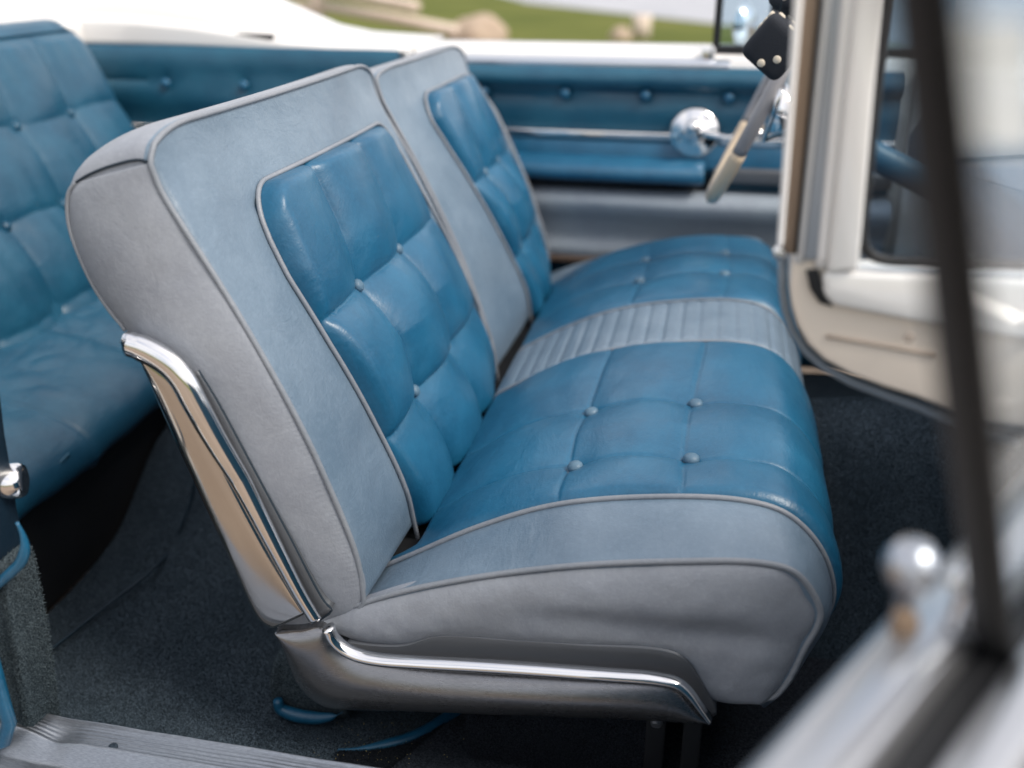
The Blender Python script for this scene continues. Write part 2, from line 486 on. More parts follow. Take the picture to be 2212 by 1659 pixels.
# side leather of the near half
A_=[(322,352),(345,411),(400,501),(480,626),(560,761),(640,906),(700,1031),(768,1205),(783,1290),(770,1316),(740,1331)]
B_=[(165,394),(149,418),(146,450),(152,495),(177,565),(207,625),(242,677),(272,715),(302,785),(352,880),(422,1030),(502,1200),(562,1330),(600,1357)]
def dent_back(x,z,u,k): return -.004*noise.noise(Vector((x*9,z*9,1)))+.00014*math.sin(u*570+9*noise.noise(Vector((u*9,0,0))))*math.exp(-(k/.10)**2)*sstep(.25,.6,u)-.0006*noise.noise(Vector((x*38,z*30,4)))*math.exp(-((k-.1)/.3)**2)
panel('side_panel',xz(A_,Y0),xz(B_,Y0),Y0+.002,SIDE,back1,bulge=.020,pw=.55,depth=.012,nu=420,nv=34,dent=dent_back)
tube('seam',[(lambda q:(q[0],Y0-.0005,q[1]))(q) for q in TOPL.res(24)],.0016,THREAD,back1,seg=6)
tube('piping',[(lambda q:(q[0],Y0+.001,q[1]))(q) for q in Curve(REAR.p[:12*7+1],smooth=False).res(50)],.0026,PIPE,back1,seg=8)
# chrome trim on the backrest side
panel('trim_plate',xz([(300,770),(345,795),(385,825),(420,880),(500,1040),(600,1230),(655,1330)],Y0-.03),
      xz([(297,775),(330,850),(352,900),(420,1048),(500,1222),(560,1345),(586,1362)],Y0-.03),Y0-.026,PLATE,back1,bulge=.009,pw=.35,depth=.03,nu=90,nv=16)
mp=Curve(xz([(279,742),(300,748),(335,762),(372,785),(400,815),(425,860),(470,945),(530,1055),(600,1190),(650,1285),(682,1338)],Y0-.035))
pm=[(q[0],Y0-.036-.006*math.sin(math.pi*min(1,i/60)),q[1]) for i,q in enumerate(mp.res(120))]
V,Fq=tubemesh(pm,lambda t:lerp(.0165,.0085,sstep(.15,1,t))*(1 if t>.03 else .93),seg=20,up=(0,-1,0),ry=lambda t:lerp(.012,.007,t))
kn=Curve(xz([(272,727),(279,742)],Y0-.03))
mo=mesh('trim_moulding',V,Fq,CHROME,back1)
lathe('trim_knob',[(0,.014),(.006,.0125),(.0105,.007),(.012,0),(.0105,-.007),(.006,-.0125),(0,-.014)],CHROME,back1,(aty(283,737,Y0-.032)),(0.4,-1,.3),24)
V,Fq=tubemesh([(q[0],Y0-.029,q[1]) for q in Curve(xz([(395,835),(450,945),(560,1150),(664,1335)],Y0-.033)).res(50)],.0022,seg=8)
mesh('trim_line',V,Fq,THREAD,back1)
# painted backing strip behind the moulding
panel('trim_backing',xz([(428,800),(470,870),(540,1000),(620,1150),(700,1300),(716,1316)],Y0-.02),xz([(405,800),(440,890),(520,1030),(600,1180),(660,1300),(690,1338)],Y0-.02),Y0-.021,GREY,back1,bulge=.003,depth=.02,nu=50,nv=8)
V,Fq=tubemesh([(q[0],Y0-.0195,q[1]) for q in Curve(xz([(428,800),(470,870),(540,1000),(620,1150),(700,1300),(716,1318),(690,1340)],Y0-.02)).res(60)],.0017,seg=6)
mesh('trim_line',V,Fq,THREAD,back1)
# ---------------------------------------------------------------- cushion
GL=Curve(xz([(680,1336),(760,1312),(870,1280),(1040,1248),(1240,1225),(1440,1216),(1640,1218),(1710,1235),(1745,1268),(1770,1322),(1762,1355),(1740,1392),(1700,1470),(1672,1502),(1640,1517)],Y0))
CL=Curve(xz([(680,1300),(780,1250),(895,1200),(1040,1140),(1200,1095),(1400,1078),(1600,1085),(1690,1110),(1750,1160),(1785,1220),(1797,1285),(1782,1332),(1748,1385),(1702,1455),(1655,1500)],Y0+.1))
def cush(t,y):
    "t 0..1 along the profile"
    d=min(y-Y0,Y1-y); k=max(0,min(1,d/.1))
    f=math.sin(math.pi/2*k)
    c=CL.at(t*CL.L)
    if k>=1: return (c[0],y,c[1]+.004*math.sin(math.pi*(y-Y0-.1)/(Y1-Y0-.2)))
    g=GL.at(t*GL.L)
    return (lerp(g[0],c[0],f),y,lerp(g[1],c[1],f))
_c0=cush
def cush(t,y):
    p=_c0(t,y); s=t*CL.L; w=max(0,min(1,(min(y-Y0,Y1-y)-.125)/.04)); return (p[0],p[1],p[2]-.11*w*(1-sstep(.135,.185,s)))
def cushN(t,y):
    h=1e-3; p=Vector(cush(t,y)); a=Vector(cush(t+h,y))-p; c=Vector(cush(t,y+h))-p
    n=a.cross(c).normalized(); return n if (n.z>0 or n.x>.5) else -n
ys=[Y0+.1*(1-math.cos(math.pi/2*k/14)) if False else Y0+.1*k/14 for k in range(14)]+[lerp(Y0+.1,Y1-.1,k/30) for k in range(31)]+[Y1-.1+.1*k/14 for k in range(1,15)]
NT_=150
V=[];Fq=[]
for y in ys:
    for k in range(NT_):
        t=k/(NT_-1); p=cush(t,y); ins=.0045 if (Y0+.115<y<Y1-.115) else 0
        V.append(tuple(Vector(p)-cushN(t,y)*ins))
    e=cush(0,y); V.append((e[0],y,.46)); e=cush(1,y); V.append((e[0]-.03,y,.46))
M=NT_+2; order=[NT_]+list(range(NT_))+[NT_+1]
for i in range(len(ys)-1):
    for a,b in zip(order,order[1:]+order[:1]): Fq.append((i*M+a,(i+1)*M+a,(i+1)*M+b,i*M+b))
Fq.append(tuple(order)); Fq.append(tuple((len(ys)-1)*M+k for k in order))
cu=mesh('cushion',V,Fq,BORDER,SEAT); auto_smooth(cu,50)
def cpath(y,t0=0,t1=1,n=140,off=.002): return [tuple(Vector(cush(lerp(t0,t1,k/(n-1)),y))+cushN(lerp(t0,t1,k/(n-1)),y)*off) for k in range(n)]
tube('piping',[(p[0],p[1],p[2]) for p in cpath(Y0+.001,0,1,off=.001)],.0038,PIPE,cu,seg=10)
tube('piping',cpath(Y0+.102,.03,.97),.0036,PIPE,cu,seg=10)
def cpanel(name,ya,yb,A,cols,rows,mat,pleat=False,pts_btn=True,seedz=0.):
    s0=.06; s1=CL.L-.02
    def fn(u,v):
        y=lerp(ya,yb,u); s=lerp(s0,s1,v); t=s/CL.L
        e=min(1,min(u,1-u)*(yb-ya)/.018)
        e=math.sin(math.pi/2*e)
        if pleat:
            ph=(s%.031)/.031
            h=.0012+.0045*e*bell(ph,3,.55)
        else:
            wob=.006*math.sin(s*11+seedz)*min(1,s*3)
            i,cu_=cell(y+wob,[ya]+cols+[yb]); j,cv=cell(s+.010*math.sin((y-ya)*7+seedz),[s0-.08]+rows+[s1+.05])
            d=9; dse=9
            for cc in cols:
                dse=min(dse,abs(y+wob-cc))
                for rr in rows: d=min(d,math.hypot(y-cc,s-rr))
            for rr in rows: dse=min(dse,abs(s+.010*math.sin((y-ya)*7+seedz)-rr))
            base=bell(cu_,2.6,.7)*bell(cv,2.6,.7)
            lift=1-math.exp(-(d/.07)**2)
            h=.002+A*(.5*base+.5*lift)*e*sstep(.14,.30,s)-.009*math.exp(-(d/.016)**1.2)-.0022*math.exp(-(dse/.0022)**2)
            h+=(.0022*noise.noise(Vector((s*7,y*12,seedz)))+.0012*noise.noise(Vector((s*25,y*9,seedz+4))))*e
        h-=.006*(1-min(1,min(u,1-u)*(yb-ya)/.004))
        return tuple(Vector(cush(t,y))+cushN(t,y)*h)
    V,Fq=gridmesh(fn,max(60,int((yb-ya)/.0026)),300)
    o=mesh(name,V,Fq,mat,cu)
    if not pleat:
        for cc in cols:
            for rr in rows:
                t=rr/CL.L; nn=cushN(t,cc); button(cu,Vector(cush(t,cc))-nn*.0015,nn,.0112,BTN)
    return o
cpanel('tufted_panel',Y0+.102,1.565,.013,[1.155,1.325],[.405,.562],BLUE,seedz=.7)
cpanel('pleated_strip',1.570,1.785,.004,[],[],BORDER,pleat=True)
cpanel('tufted_panel',1.790,Y1-.085,.012,[1.965,2.12],[.425,.60],BLUE,seedz=2.9)
for y in (1.5675,1.7875): tube('piping',cpath(y,.05,.97,off=.003),.0022,PIPE,cu,seg=8)
# side leather of the cushion, with slack dents
def dent_c(x,z,u,k):
    g=lambda cx,cz,sx,sz:math.exp(-((x-cx)/sx)**2-((z-cz)/sz)**2)
    zc=CLz
    return .010*g(*D1,.13,.022)+.007*g(*D2,.07,.02)-.003*noise.noise(Vector((x*11,z*14,5)))-.0012*noise.noise(Vector((x*40,z*45,8)))
CLz=0
D1=(lambda q:(q[0],q[2]))(aty(1330,1340,Y0)); D2=(lambda q:(q[0],q[2]))(aty(1560,1360,Y0))
Ac=xz([(682,1338),(760,1314),(870,1283),(1040,1251),(1240,1228),(1440,1219),(1640,1221),(1708,1238),(1742,1270),(1766,1322),(1758,1355),(1737,1392),(1697,1470),(1670,1501),(1645,1515)],Y0)
Bc=xz([(686,1342),(712,1360),(745,1378),(800,1392),(870,1394),(905,1390),(940,1380),(1000,1380),(1100,1388),(1250,1399),(1430,1413),(1470,1432),(1500,1468),(1525,1505),(1560,1520),(1640,1518)],Y0)
panel('side_panel',Ac,Bc,Y0+.003,SIDE,cu,bulge=.022,pw=.6,depth=.02,nu=150,nv=34,dent=dent_c)
# ---------------------------------------------------------------- base trim
base=panel('base_skirt',xz([(597,1363),(640,1362),(697,1360),(722,1392),(765,1420),(850,1434),(1000,1446),(1200,1458),(1420,1476),(1470,1492),(1510,1530),(1535,1557)],Y0-.02),
      xz([(594,1366),(612,1410),(640,1480),(668,1512),(700,1530),(760,1536),(900,1538),(1100,1546),(1300,1553),(1460,1562),(1510,1562),(1533,1560)],Y0-.02),Y0-.016,SKIRT,SEAT,bulge=.022,pw=.6,depth=.06,nu=120,nv=18)
mp=Curve(xz([(708,1356),(718,1378),(740,1400),(772,1416),(820,1426),(900,1432),(1050,1440),(1200,1450),(1320,1459),(1420,1467),(1462,1476),(1488,1496),(1512,1527),(1534,1556)],Y0-.035))
pm=[(q[0],Y0-.034,q[1]) for q in mp.res(150)]
V,Fq=tubemesh([(q[0]-.001,Y0-.030,q[2]-.0075) for q in pm],.0028,seg=8); mesh('base_gap',V,Fq,THREAD,SEAT)
V,Fq=tubemesh(pm,lambda t:.0078*(1 if t<.8 else lerp(1,.42,(t-.8)/.2)),seg=20,up=(0,-1,0),ry=.010)
mesh('base_moulding',V,Fq,CHROME,SEAT)
panel('base_plate',xz([(745,1395),(800,1402),(870,1402),(940,1382),(1100,1390),(1250,1400),(1430,1413),(1475,1430),(1510,1475),(1542,1535),(1548,1552)],Y0-.014),
      xz([(740,1405),(790,1425),(860,1434),(950,1440),(1100,1450),(1250,1462),(1420,1475),(1465,1490),(1495,1520),(1520,1548),(1538,1558)],Y0-.014),Y0-.007,GREY,SEAT,bulge=.001,depth=.05,nu=90,nv=8)
# inner frame and feet
box('seat_frame',(-.47,Y0+.06,.385),(.05,Y1-.02,.47),DARK,SEAT,.01)
for y in (Y0+.22,Y1-.25):
    box('seat_track',(-.40,y,.22),(-.04,y+.035,.37),DARK,SEAT,.004)
b0=aty(1480,1610,Y0+.04)
box('track_leg',(-.025,Y0+.02,.222),(.0,Y0+.035,.40),DARK,SEAT,.003)
box('track_leg',(.022,Y0+.02,.222),(.045,Y0+.05,.40),DARK,SEAT,.003)
lathe('bolt',[(0,.006),(.006,.005),(.008,.0),(0,0)],GREY,SEAT,aty(1418,1560,Y0-.005),(0,-1,-.4),16)
# ================================================================ rear bench seat
RS=thing('rear_bench_seat','blue tufted leather rear bench seat against the rear deck, left of the front seat','car seat',(-1.2,1.6,.22))
RFc=Curve([(-1.20,.34),(-1.28,.50),(-1.32,.60),(-1.42,.81),(-1.535,1.055)])
S_OFF=Curve([(-1.20,.34),(-1.28,.50)],smooth=False).L
R0,R1=.98,2.26
RL=Curve([(-1.20,.34),(-1.28,.50),(-1.32,.60),(-1.42,.81),(-1.50,.975),(-1.545,1.065),(-1.575,1.092),(-1.62,1.095),(-1.66,1.07),(-1.68,1.0),(-1.68,.34)])
def rp(s,y):
    x,z=RL.at(s+S_OFF); d=min(y-R0,R1-y); r=.05
    k=(r-circ(d,r)); return (x-k*.35,y,z-k*sstep(.8,1.05,z))
def rn(s,y):
    h=1e-3; p=Vector(rp(s,y)); a=Vector(rp(s+h,y))-p; c=Vector(rp(s,y+h))-p; n=a.cross(c).normalized()
    return n if (n.x>0 or n.z>.7) else -n
V,Fq=gridmesh(lambda u,v:rp(lerp(-S_OFF,RL.L-S_OFF,v),lerp(R0,R1,.5-.5*math.cos(math.pi*u))),60,80)
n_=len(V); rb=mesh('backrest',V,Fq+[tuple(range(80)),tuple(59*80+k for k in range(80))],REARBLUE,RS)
auto_smooth(rb,60)
rc=[R0+.12,1.295,1.485,1.675,1.865,2.055]; rr_=[-.15,.075,.262,.445,.632]
def rfn(u,v):
    y=lerp(R0+.02,R1-.012,u); s=lerp(-.15,.632,v)
    i,a=cell(y,[R0+.02,1.105]+rc[1:]+[R1-.012]); j,b=cell(s+.006*math.sin(y*17),rr_)
    d=9
    for c in rc:
        for q in rr_[1:-1]: d=min(d,math.hypot(y-c,s-q))
    e=min(1,min(u,1-u)/.02)*min(1,(1-v)/.04)
    h=.003+.020*(.6*bell(a,2.6,.7)*bell(b**.85,2.8,.65)+.4*(1-math.exp(-(d/.07)**2)))*e-.010*math.exp(-(d/.016)**1.3)+.003*noise.noise(Vector((s*9,y*22,2)))*e
    h-=.006*(1-min(1,min(u,1-u,1-v)/.008))
    return tuple(Vector(rp(s,y))+rn(s,y)*h)
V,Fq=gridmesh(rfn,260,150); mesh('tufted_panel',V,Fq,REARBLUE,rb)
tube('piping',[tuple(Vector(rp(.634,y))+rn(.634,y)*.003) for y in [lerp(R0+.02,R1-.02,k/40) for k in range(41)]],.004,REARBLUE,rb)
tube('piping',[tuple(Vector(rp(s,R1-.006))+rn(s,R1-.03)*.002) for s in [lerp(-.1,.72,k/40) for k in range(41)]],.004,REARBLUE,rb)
for c in rc:
    for q in rr_[1:-1]:
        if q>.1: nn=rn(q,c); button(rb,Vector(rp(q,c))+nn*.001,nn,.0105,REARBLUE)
RC=Curve([(-1.42,.555),(-1.34,.562),(-1.26,.548),(-1.17,.53),(-1.11,.515),(-1.06,.495),(-1.03,.468),(-1.022,.44),(-1.035,.42),(-1.08,.415)])
def rcf(u,v):
    y=lerp(R0-.02,R1+.02,u); s=v*RC.L; x,z=RC.at(s)
    g=0
    for c in (1.335,1.625,1.93): 
        dd=abs(y-c+.05*sstep(.2,.0,s)); g+=math.exp(-(dd/.004)**2)*.004+math.exp(-(dd/.03)**2)*.006
    wr=.010*noise.noise(Vector((s*6,y*9,7)))+.006*abs(noise.noise(Vector((s*22+y*9,y*13-s*8,4))))*sstep(.45,.1,s-.05)
    e=circ(min(y-R0+.02,R1+.02-y),.05)-.05
    return (x+ e*.5*sstep(-1.15,-1.0,x),y,z-g+wr+e*.8)
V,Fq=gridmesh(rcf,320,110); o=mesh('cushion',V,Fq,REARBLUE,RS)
tube('seam',[tuple(Vector(p)) for p in Curve([atx(150,980,-1.03),atx(110,1020,-1.035),atx(50,1085,-1.045),atx(10,1120,-1.05)]).res(20)],.003,NAVY,o)
box('riser',(-1.40,R0-.02,.20),(-1.065,R1,.43),DARK,RS,.01)
# ================================================================ carpeted floor
def hump(x): return lerp(.15,.30,sstep(-.6,.45,x))
def zfloor(x,y):
    z=.215+hump(x)*math.exp(-(abs(y-1.66)/.22)**2.6)
    z+=.42*sstep(.48,1.0,x)*(x-.48 if x>.48 else 0)
    z+=.004*noise.noise(Vector((x*9,y*9,0)))+.0016*noise.noise(Vector((x*150,y*150,0)))+.0012*noise.noise(Vector((x*330,y*330,3)))
    return z
V,Fq=gridmesh(lambda u,v:(lambda x,y:(x,y,zfloor(x,y)))(lerp(-1.05,.95,u),lerp(.815,2.5,v)),620,480)
tag(mesh('floor',V,Fq,CARPET),kind='structure')
# seat pedestal carpet with blue bound edge, and the curved edge of the front mat
PED=thing('carpeted_pedestal','grey blue carpeted foot with a stitched blue vinyl edge under the front seat corner','floor mat',(-.5,1.05,.22))
pd=xz([(612,1395),(596,1420),(588,1460),(592,1500),(602,1520),(640,1532),(700,1545),(760,1540),(760,1430),(680,1385)],1.04)
PC=prism('carpet',pd,'y',1.025,1.5,CARPET2,PED,.008)
e_=[(600,1512),(606,1530),(640,1545),(690,1551),(725,1546),(740,1538)]
V,Fq=tubemesh(Curve([aty(x,y,1.012) for x,y in e_]).res(40),lambda t:.0095*(math.sin(math.pi*min(1,t*1.0+.12))**.4+.05),seg=12)
mesh('bound_edge',V,Fq,BLUE,PED)
MAT=thing('floor_mat','dark carpet mat with curved blue bound edge on the floor under the front seat','floor mat',(-.4,1.0,.22))
mat_pts=[(730,1624),(780,1622),(835,1612),(880,1600),(920,1582),(955,1560),(990,1538),(1020,1515)]
mp=[atz(x,y,.224) for x,y in mat_pts]
V,Fq=tubemesh(Curve([(p[0],p[1],p[2]+.003) for p in mp]).res(60),lambda t:lerp(.002,.0085,sstep(0,.4,t)),seg=12)
mesh('bound_edge',V,Fq,BLUE,MAT)
mo_=[(p[0],p[1]) for p in Curve(mp).res(40)]
poly=mo_+[(-.20,1.30),(.45,1.30),(.45,.83),(mp[0][0]+.02,.83)]
MO=prism('mat',poly,'z',.216,.227,carpet('black_grey_carpet',(.022,.028,.036),(.07,.08,.10),.8),MAT,.002)
def fuzz(o,count,length,mat,area=None,name='pile',parent=None,w=.0006,keep=None):
    "short carpet tufts standing on the faces of o, one mesh"
    me=o.data; off=root_loc(o); V=[];Fq=[]
    fs=[p for p in me.polygons if keep is None or keep(p.center+off,p.normal)]
    cum=[];t=0
    for p in fs: t+=p.area; cum.append(t)
    import bisect
    for _ in range(count):
        p=fs[min(len(fs)-1,bisect.bisect(cum,random.random()*t))]; vs=[me.vertices[i].co for i in p.vertices]
        k=random.randrange(1,len(vs)-1); a,b,c=vs[0],vs[k],vs[k+1]; r1_,r2_=random.random(),random.random()
        if r1_+r2_>1: r1_,r2_=1-r1_,1-r2_
        q=a+(b-a)*r1_+(c-a)*r2_+off
        if keep is not None and not keep(q,p.normal): continue
        n_=(p.normal+Vector((random.gauss(0,.45),random.gauss(0,.45),random.gauss(0,.45)))).normalized()
        s_=n_.orthogonal().normalized(); s_.rotate(Matrix.Rotation(random.random()*6.28,3,n_))
        l=length*random.uniform(.5,1.2); i0=len(V)
        V+=[tuple(q-s_*w),tuple(q+s_*w),tuple(q+n_*l*.6+s_*w*.7+Vector((0,0,-l*.1))),tuple(q+n_*l)]
        Fq+=[(i0,i0+1,i0+2),(i0,i0+2,i0+3)]
    return mesh(name,V,Fq,mat,parent or o)
cr=[];
V=[];Fq=[]
for _ in range(90):
    px_=random.gauss(800,60) if random.random()<.6 else random.uniform(740,1400); q=atz(px_,random.uniform(1560,1650),.232); r_=random.uniform(.0005,.0013); a_=random.random()*6
    i0=len(V); V+=[(q[0]+r_*math.cos(a_),q[1]+r_*math.sin(a_),q[2]),(q[0]-r_*math.sin(a_),q[1]+r_*math.cos(a_),q[2]+r_*.3),(q[0]-r_*math.cos(a_),q[1]-r_*.6,q[2]),(q[0],q[1],q[2]+r_)]
    Fq+=[(i0,i0+1,i0+3),(i0+1,i0+2,i0+3),(i0+2,i0,i0+3),(i0,i0+2,i0+1)]
tag(mesh('crumbs',V,Fq,plain('dry_grass_crumbs',(.45,.38,.16),.8)),kind='stuff')
# ================================================================ car body
BODY=thing('convertible','white convertible car with blue interior, near door open and a chrome windscreen pillar','car',(-.2,1.6,0))
# outer white flank beyond the far side, from the rear deck forward
tp=[atz(0,0,1)]
def ftop(x):  # fender crown height against x
    return interp([(-2.6,1.24),(-1.75,1.235),(-1.5,1.215),(-1.35,1.178),(-1.2,1.112),(-1.08,1.062),(-.98,1.043),(-.80,1.032)])(x)
FP=[(2.435,0),(2.44,.35),(2.46,.6),(2.50,.8),(2.56,.94),(2.64,1.0),(2.72,.97),(2.79,.86),(2.82,.7)]
FPc=Curve(FP)
def flank(u,v):
    x=lerp(-2.6,-.779,u); y,k=FPc.at(v*FPc.L); zt=ftop(x); base=1.018
    y2=y+max(0,(zt-1.04))*(.3 if k>.3 else 0)
    if v>.999: return (x,2.86,.2)
    if v<.001: return (x,2.47,1.0)
    return (x,y2,lerp(base,zt,min(1,k)))
V,Fq=gridmesh(flank,90,40); Fq.append(tuple(89*40+k for k in range(40))); fl=mesh('rear_fender',V,Fq,WHITE,BODY)
box('rear_deck',(-2.6,.72,.9),(-1.66,2.47,1.085),WHITE,BODY,.03,5)
box('body_side',(-2.6,2.50,.2),(-.80,2.60,1.0),WHITE,BODY,.01)
box('body_back',(-2.62,.72,.2),(-1.72,2.6,.93),DARK,BODY,.01)
# upholstered side panel beside the rear seat
def extr(name,prof,x0,x1,mat,parent,n=40,bump=None,smooth=40):
    C_=Curve(prof)
    V,Fq=gridmesh(lambda u,v:(lambda q:(lerp(x0,x1,u),q[0]+(bump(lerp(x0,x1,u),q[1]) if bump else 0),q[1]))(C_.at(v*C_.L)),n,70)
    nn=len(V); m=70
    Fq=Fq+[tuple(range(m)),tuple((n-1)*m+k for k in range(m))]
    o=mesh(name,V,Fq,mat,parent); return auto_smooth(o,smooth)
def quilt(xs,zs):
    def f(x,z):
        d=min(math.hypot(x-a,z-zs) for a in xs); line=abs(z-zs+.004*math.sin(x*9))
        return .007*math.exp(-(line/.004)**2)+.010*math.exp(-(d/.02)**1.2)+.006*math.exp(-(line/.03)**2)+.003*noise.noise(Vector((x*7,z*12,2)))
    return f
qs=[(2.50,1.018),(2.465,1.026),(2.43,1.018),(2.415,.99),(2.41,.955),(2.402,.93),(2.402,.89),(2.41,.85),(2.415,.82),(2.415,.60),(2.42,.22),(2.55,.22)]
qx=[-1.64,-1.42,-1.20,-.98]
QP=extr('side_trim_panel',qs,-1.95,-.79,NAVY,BODY,200,quilt(qx,.93))
for x in qx: button(QP,(x,2.404,.93),(0,-1,.15),.0125,BLUE)
box('chrome_strip',(-1.9,2.396,.806),(-.80,2.412,.824),CHROME,QP,.004)
prism('lower_trim',[(2.42,.78),(2.36,.775),(2.34,.75),(2.36,.70),(2.40,.22),(2.44,.22)],'x',-1.6,-.80,DARK,BODY,.008)
for (a,b),w_ in (((230,80),.05),((540,88),.13)):
    c=aty(a,b,2.45); box('roof_latch',(c[0]-w_/2,2.44,c[2]-.010),(c[0]+w_/2,2.50,c[2]+.016),RUBBER,BODY,.005)
# near side: sill, scuff plate, rear jamb
SILL=prism('rocker_panel',[(.62,.05),(.62,.27),(.66,.315),(.812,.325),(.812,.05)],'x',-2.6,1.2,WHITE,BODY,.008)
def sillz(x,y):
    # (y offset measured from the inner edge)
    t=.820-y
    z=.360-.002*sstep(0,.006,t)
    z+=.0035*math.exp(-((t-.037)/.0035)**2)
    z-=.020*sstep(.038,.060,t)+.012*sstep(.060,.12,t)
    if .008<t<.032: z-=.0012*(.5+.5*math.cos((t-.008)/.006*2*math.pi))
    if .075<t<.12 and x>-.70: z-=.0010*(.5+.5*math.cos((t-.075)/.0055*2*math.pi))
    # bent corner at the rear end
    z+=.012*sstep(-.74,-.80,x)*math.exp(-((t-.03)/.03)**2)-.006*math.exp(-((x+.735)/.02)**2-((t-.03)/.02)**2)
    z+=.0015*noise.noise(Vector((x*14,y*30,1)))
    return z
def sg(u,v):
    x=lerp(-.90,.75,u)
    if v<.02: return (x,.824,.335)
    y=lerp(.8235,.64,(v-.02)/.98)
    if v>.99: return (x,.635,.30)
    return (x,y,sillz(x,y)-.004*(1-sstep(.8235,.8195,y)))
V,Fq=gridmesh(sg,300,150); sp_=mesh('sill_plate',V,Fq,ALU,BODY)
for x,y in ((251,1645),(640,1720)):
    q=atz(x,y,.335); lathe('screw',[(0,.0005),(.0022,.0008),(.0028,.002),(.0050,.0015),(.0058,0),(.0058,-.003)],THREAD if x<300 else GREY,sp_,(q[0],q[1],sillz(q[0],q[1])+.0005),(0,-.1,1),20)
jb=xz([(-400,300),(-12,600),(3,850),(14,940),(26,1010),(40,1100),(52,1150),(60,1190),(40,1230),(0,1262),(-300,1420),(-700,1400)],.845)
JB=prism('door_jamb',jb,'y',.785,.85,leather('dark_navy_vinyl',(.004,.014,.028),(.006,.022,.04),rough=.45,wr=.15,grain=.2),BODY,.012)
kk=xz([(50,1165),(66,1185),(78,1230),(100,1350),(118,1470),(128,1560),(60,1572),(-400,1560),(-400,1430),(0,1272),(38,1238)],.84)
KP=prism('carpeted_kick_panel',kk,'y',.79,.845,CARPET2,BODY,.010)
RC_=box('carpeted_riser',(-.27,Y0+.035,.222),(-.012,Y1-.1,.385),MO.data.materials[0],MAT,.012); fuzz(RC_,16000,.0045,MO.data.materials[0],keep=lambda c,n:n.y<-.3)
fuzz(PC,9000,.004,CARPET2); fuzz(MO,26000,.0045,MO.data.materials[0],keep=lambda c,n:n.z>.5 and c.x<.1 and c.y<1.12)
fuzz(KP,30000,.0045,CARPET2)
V,Fq=tubemesh(Curve([aty(x,y,.782) for x,y in [(36,1128),(47,1150),(54,1180),(46,1212),(24,1236),(-6,1262),(-60,1300)]]).res(40),lambda t:lerp(.002,.0062,sstep(0,.3,t)),seg=12)
mesh('piping',V,Fq,BLUE,JB)
q=aty(32,1038,.84)
lathe('chrome_button',[(0,.012),(.014,.0115),(.0185,.010),(.0205,.006),(.0215,-.004),(.020,-.012),(0,-.012)],CHROME,JB,q,(.92,.38,.02),32)
tube('weather_seal',[aty(x,y,.76) for x,y in [(-30,1380),(-5,1470),(8,1520),(20,1560),(10,1600),(-40,1620)]],.0085,BLUE,BODY)
box('quarter_body',(-2.6,.62,.2),(-.90,.70,1.02),WHITE,BODY,.02)
box('quarter_inner',(-2.0,.70,.2),(-.95,.86,.98),NAVY,BODY,.02)
# firewall, dashboard
box('firewall',(1.0,.8,.15),(1.05,2.6,.98),DARK,BODY,0)
prism('dashboard',[(.51,.925),(.46,.905),(.435,.86),(.44,.80),(.48,.735),(.58,.72),(.64,.72),(.64,.945)],'y',.93,2.40,plain('dash_blue_paint',(.06,.13,.20),.3,var=.04),BODY,.01)
box('cowl',(.60,.78,.70),(1.25,2.62,.975),WHITE,BODY,.02)
box('cowl_side',(.34,.80,.2),(1.0,.86,.93),DARK,BODY,.01)
# front wing and bonnet in white beyond the pillar
prism('front_wing',[(.62,.25),(.60,.70),(.63,.90),(.70,.985),(.82,1.005),(1.0,.99),(1.0,.25)],'x',.42,2.6,WHITE,BODY,.02)
box('bonnet',(1.0,.98,.3),(2.6,2.6,1.0),WHITE,BODY,.03)
prism('far_wing',[(2.82,.25),(2.84,.70),(2.80,.92),(2.72,.99),(2.45,1.0),(2.45,.25)],'x',.45,2.6,WHITE,BODY,.02)
FLO=bpy.data.objects['floor']; fz=fuzz(FLO,290000,.0042,CARPET,keep=lambda c,n:-1.05<c.x<.75 and c.y<1.75 and not(c.y>1.15 and c.x>-.5 and c.x<.1))
fz['kind']='stuff'
V,Fq=tubemesh(Curve([atz(60,1440,.228),atz(100,1410,.228),atz(215,1320,.228),atz(330,1230,.235),atx(372,1180,-.935),atx(395,1130,-.925),atx(412,1085,-.915),atx(422,1040,-.905)]).res(60),.0028,seg=8)
mesh('carpet_binding',V,Fq,plain('dark_binding',(.008,.025,.042),.5),BODY)
# ---------------------------------------------------------------- windscreen pillar (near side)
YP=.85
PIL=prism('windscreen_pillar',xz([(1709,570),(1706,620),(1711,665),(1723,705),(1745,745),(1780,779),(1840,812),(1908,838),(1985,862),(2080,903),(2260,935),(2260,600),(1990,588),(1870,590),(1800,580),(1760,560),(1730,556)],YP),'y',YP,YP+.045,CREAM,BODY,.008)
prism('ledge',xz([(1777,590),(1800,586),(1990,594),(2260,606),(2260,745),(1985,700),(1800,663),(1779,640)],YP-.012),'y',YP-.012,YP+.02,WHITE,PIL,.006)
STC=metal('sky_white_chrome',(.90,.89,.88),.16,metallic=.12)  # barely metallic near-white: the bright sky reflection is put into the strip colour
def strip(name,L,R,ya,yb,mat,bw,par=PIL):
    if mat is CHROME:
        a=[aty((l[0]+r[0])/2,(l[1]+r[1])/2,yb) for l,r in zip(L,R)]; wd=[abs(aty(*r,yb)[0]-aty(*l,yb)[0])/2 for l,r in zip(L,R)]
        c=Curve(a,smooth=False).res(30); v,f_=tubemesh(c,lambda t:lerp(wd[0],wd[-1],t),seg=20,up=(0,-1,0),ry=lambda t:lerp(wd[0],wd[-1],t)*1.3)
        return mesh(name,v,f_,STC,par)
    pts=xz(L+R[::-1],ya); return prism(name,pts,'y',ya,yb,mat,par,bw)
T=-400   # pixels above the frame: everything runs on upwards
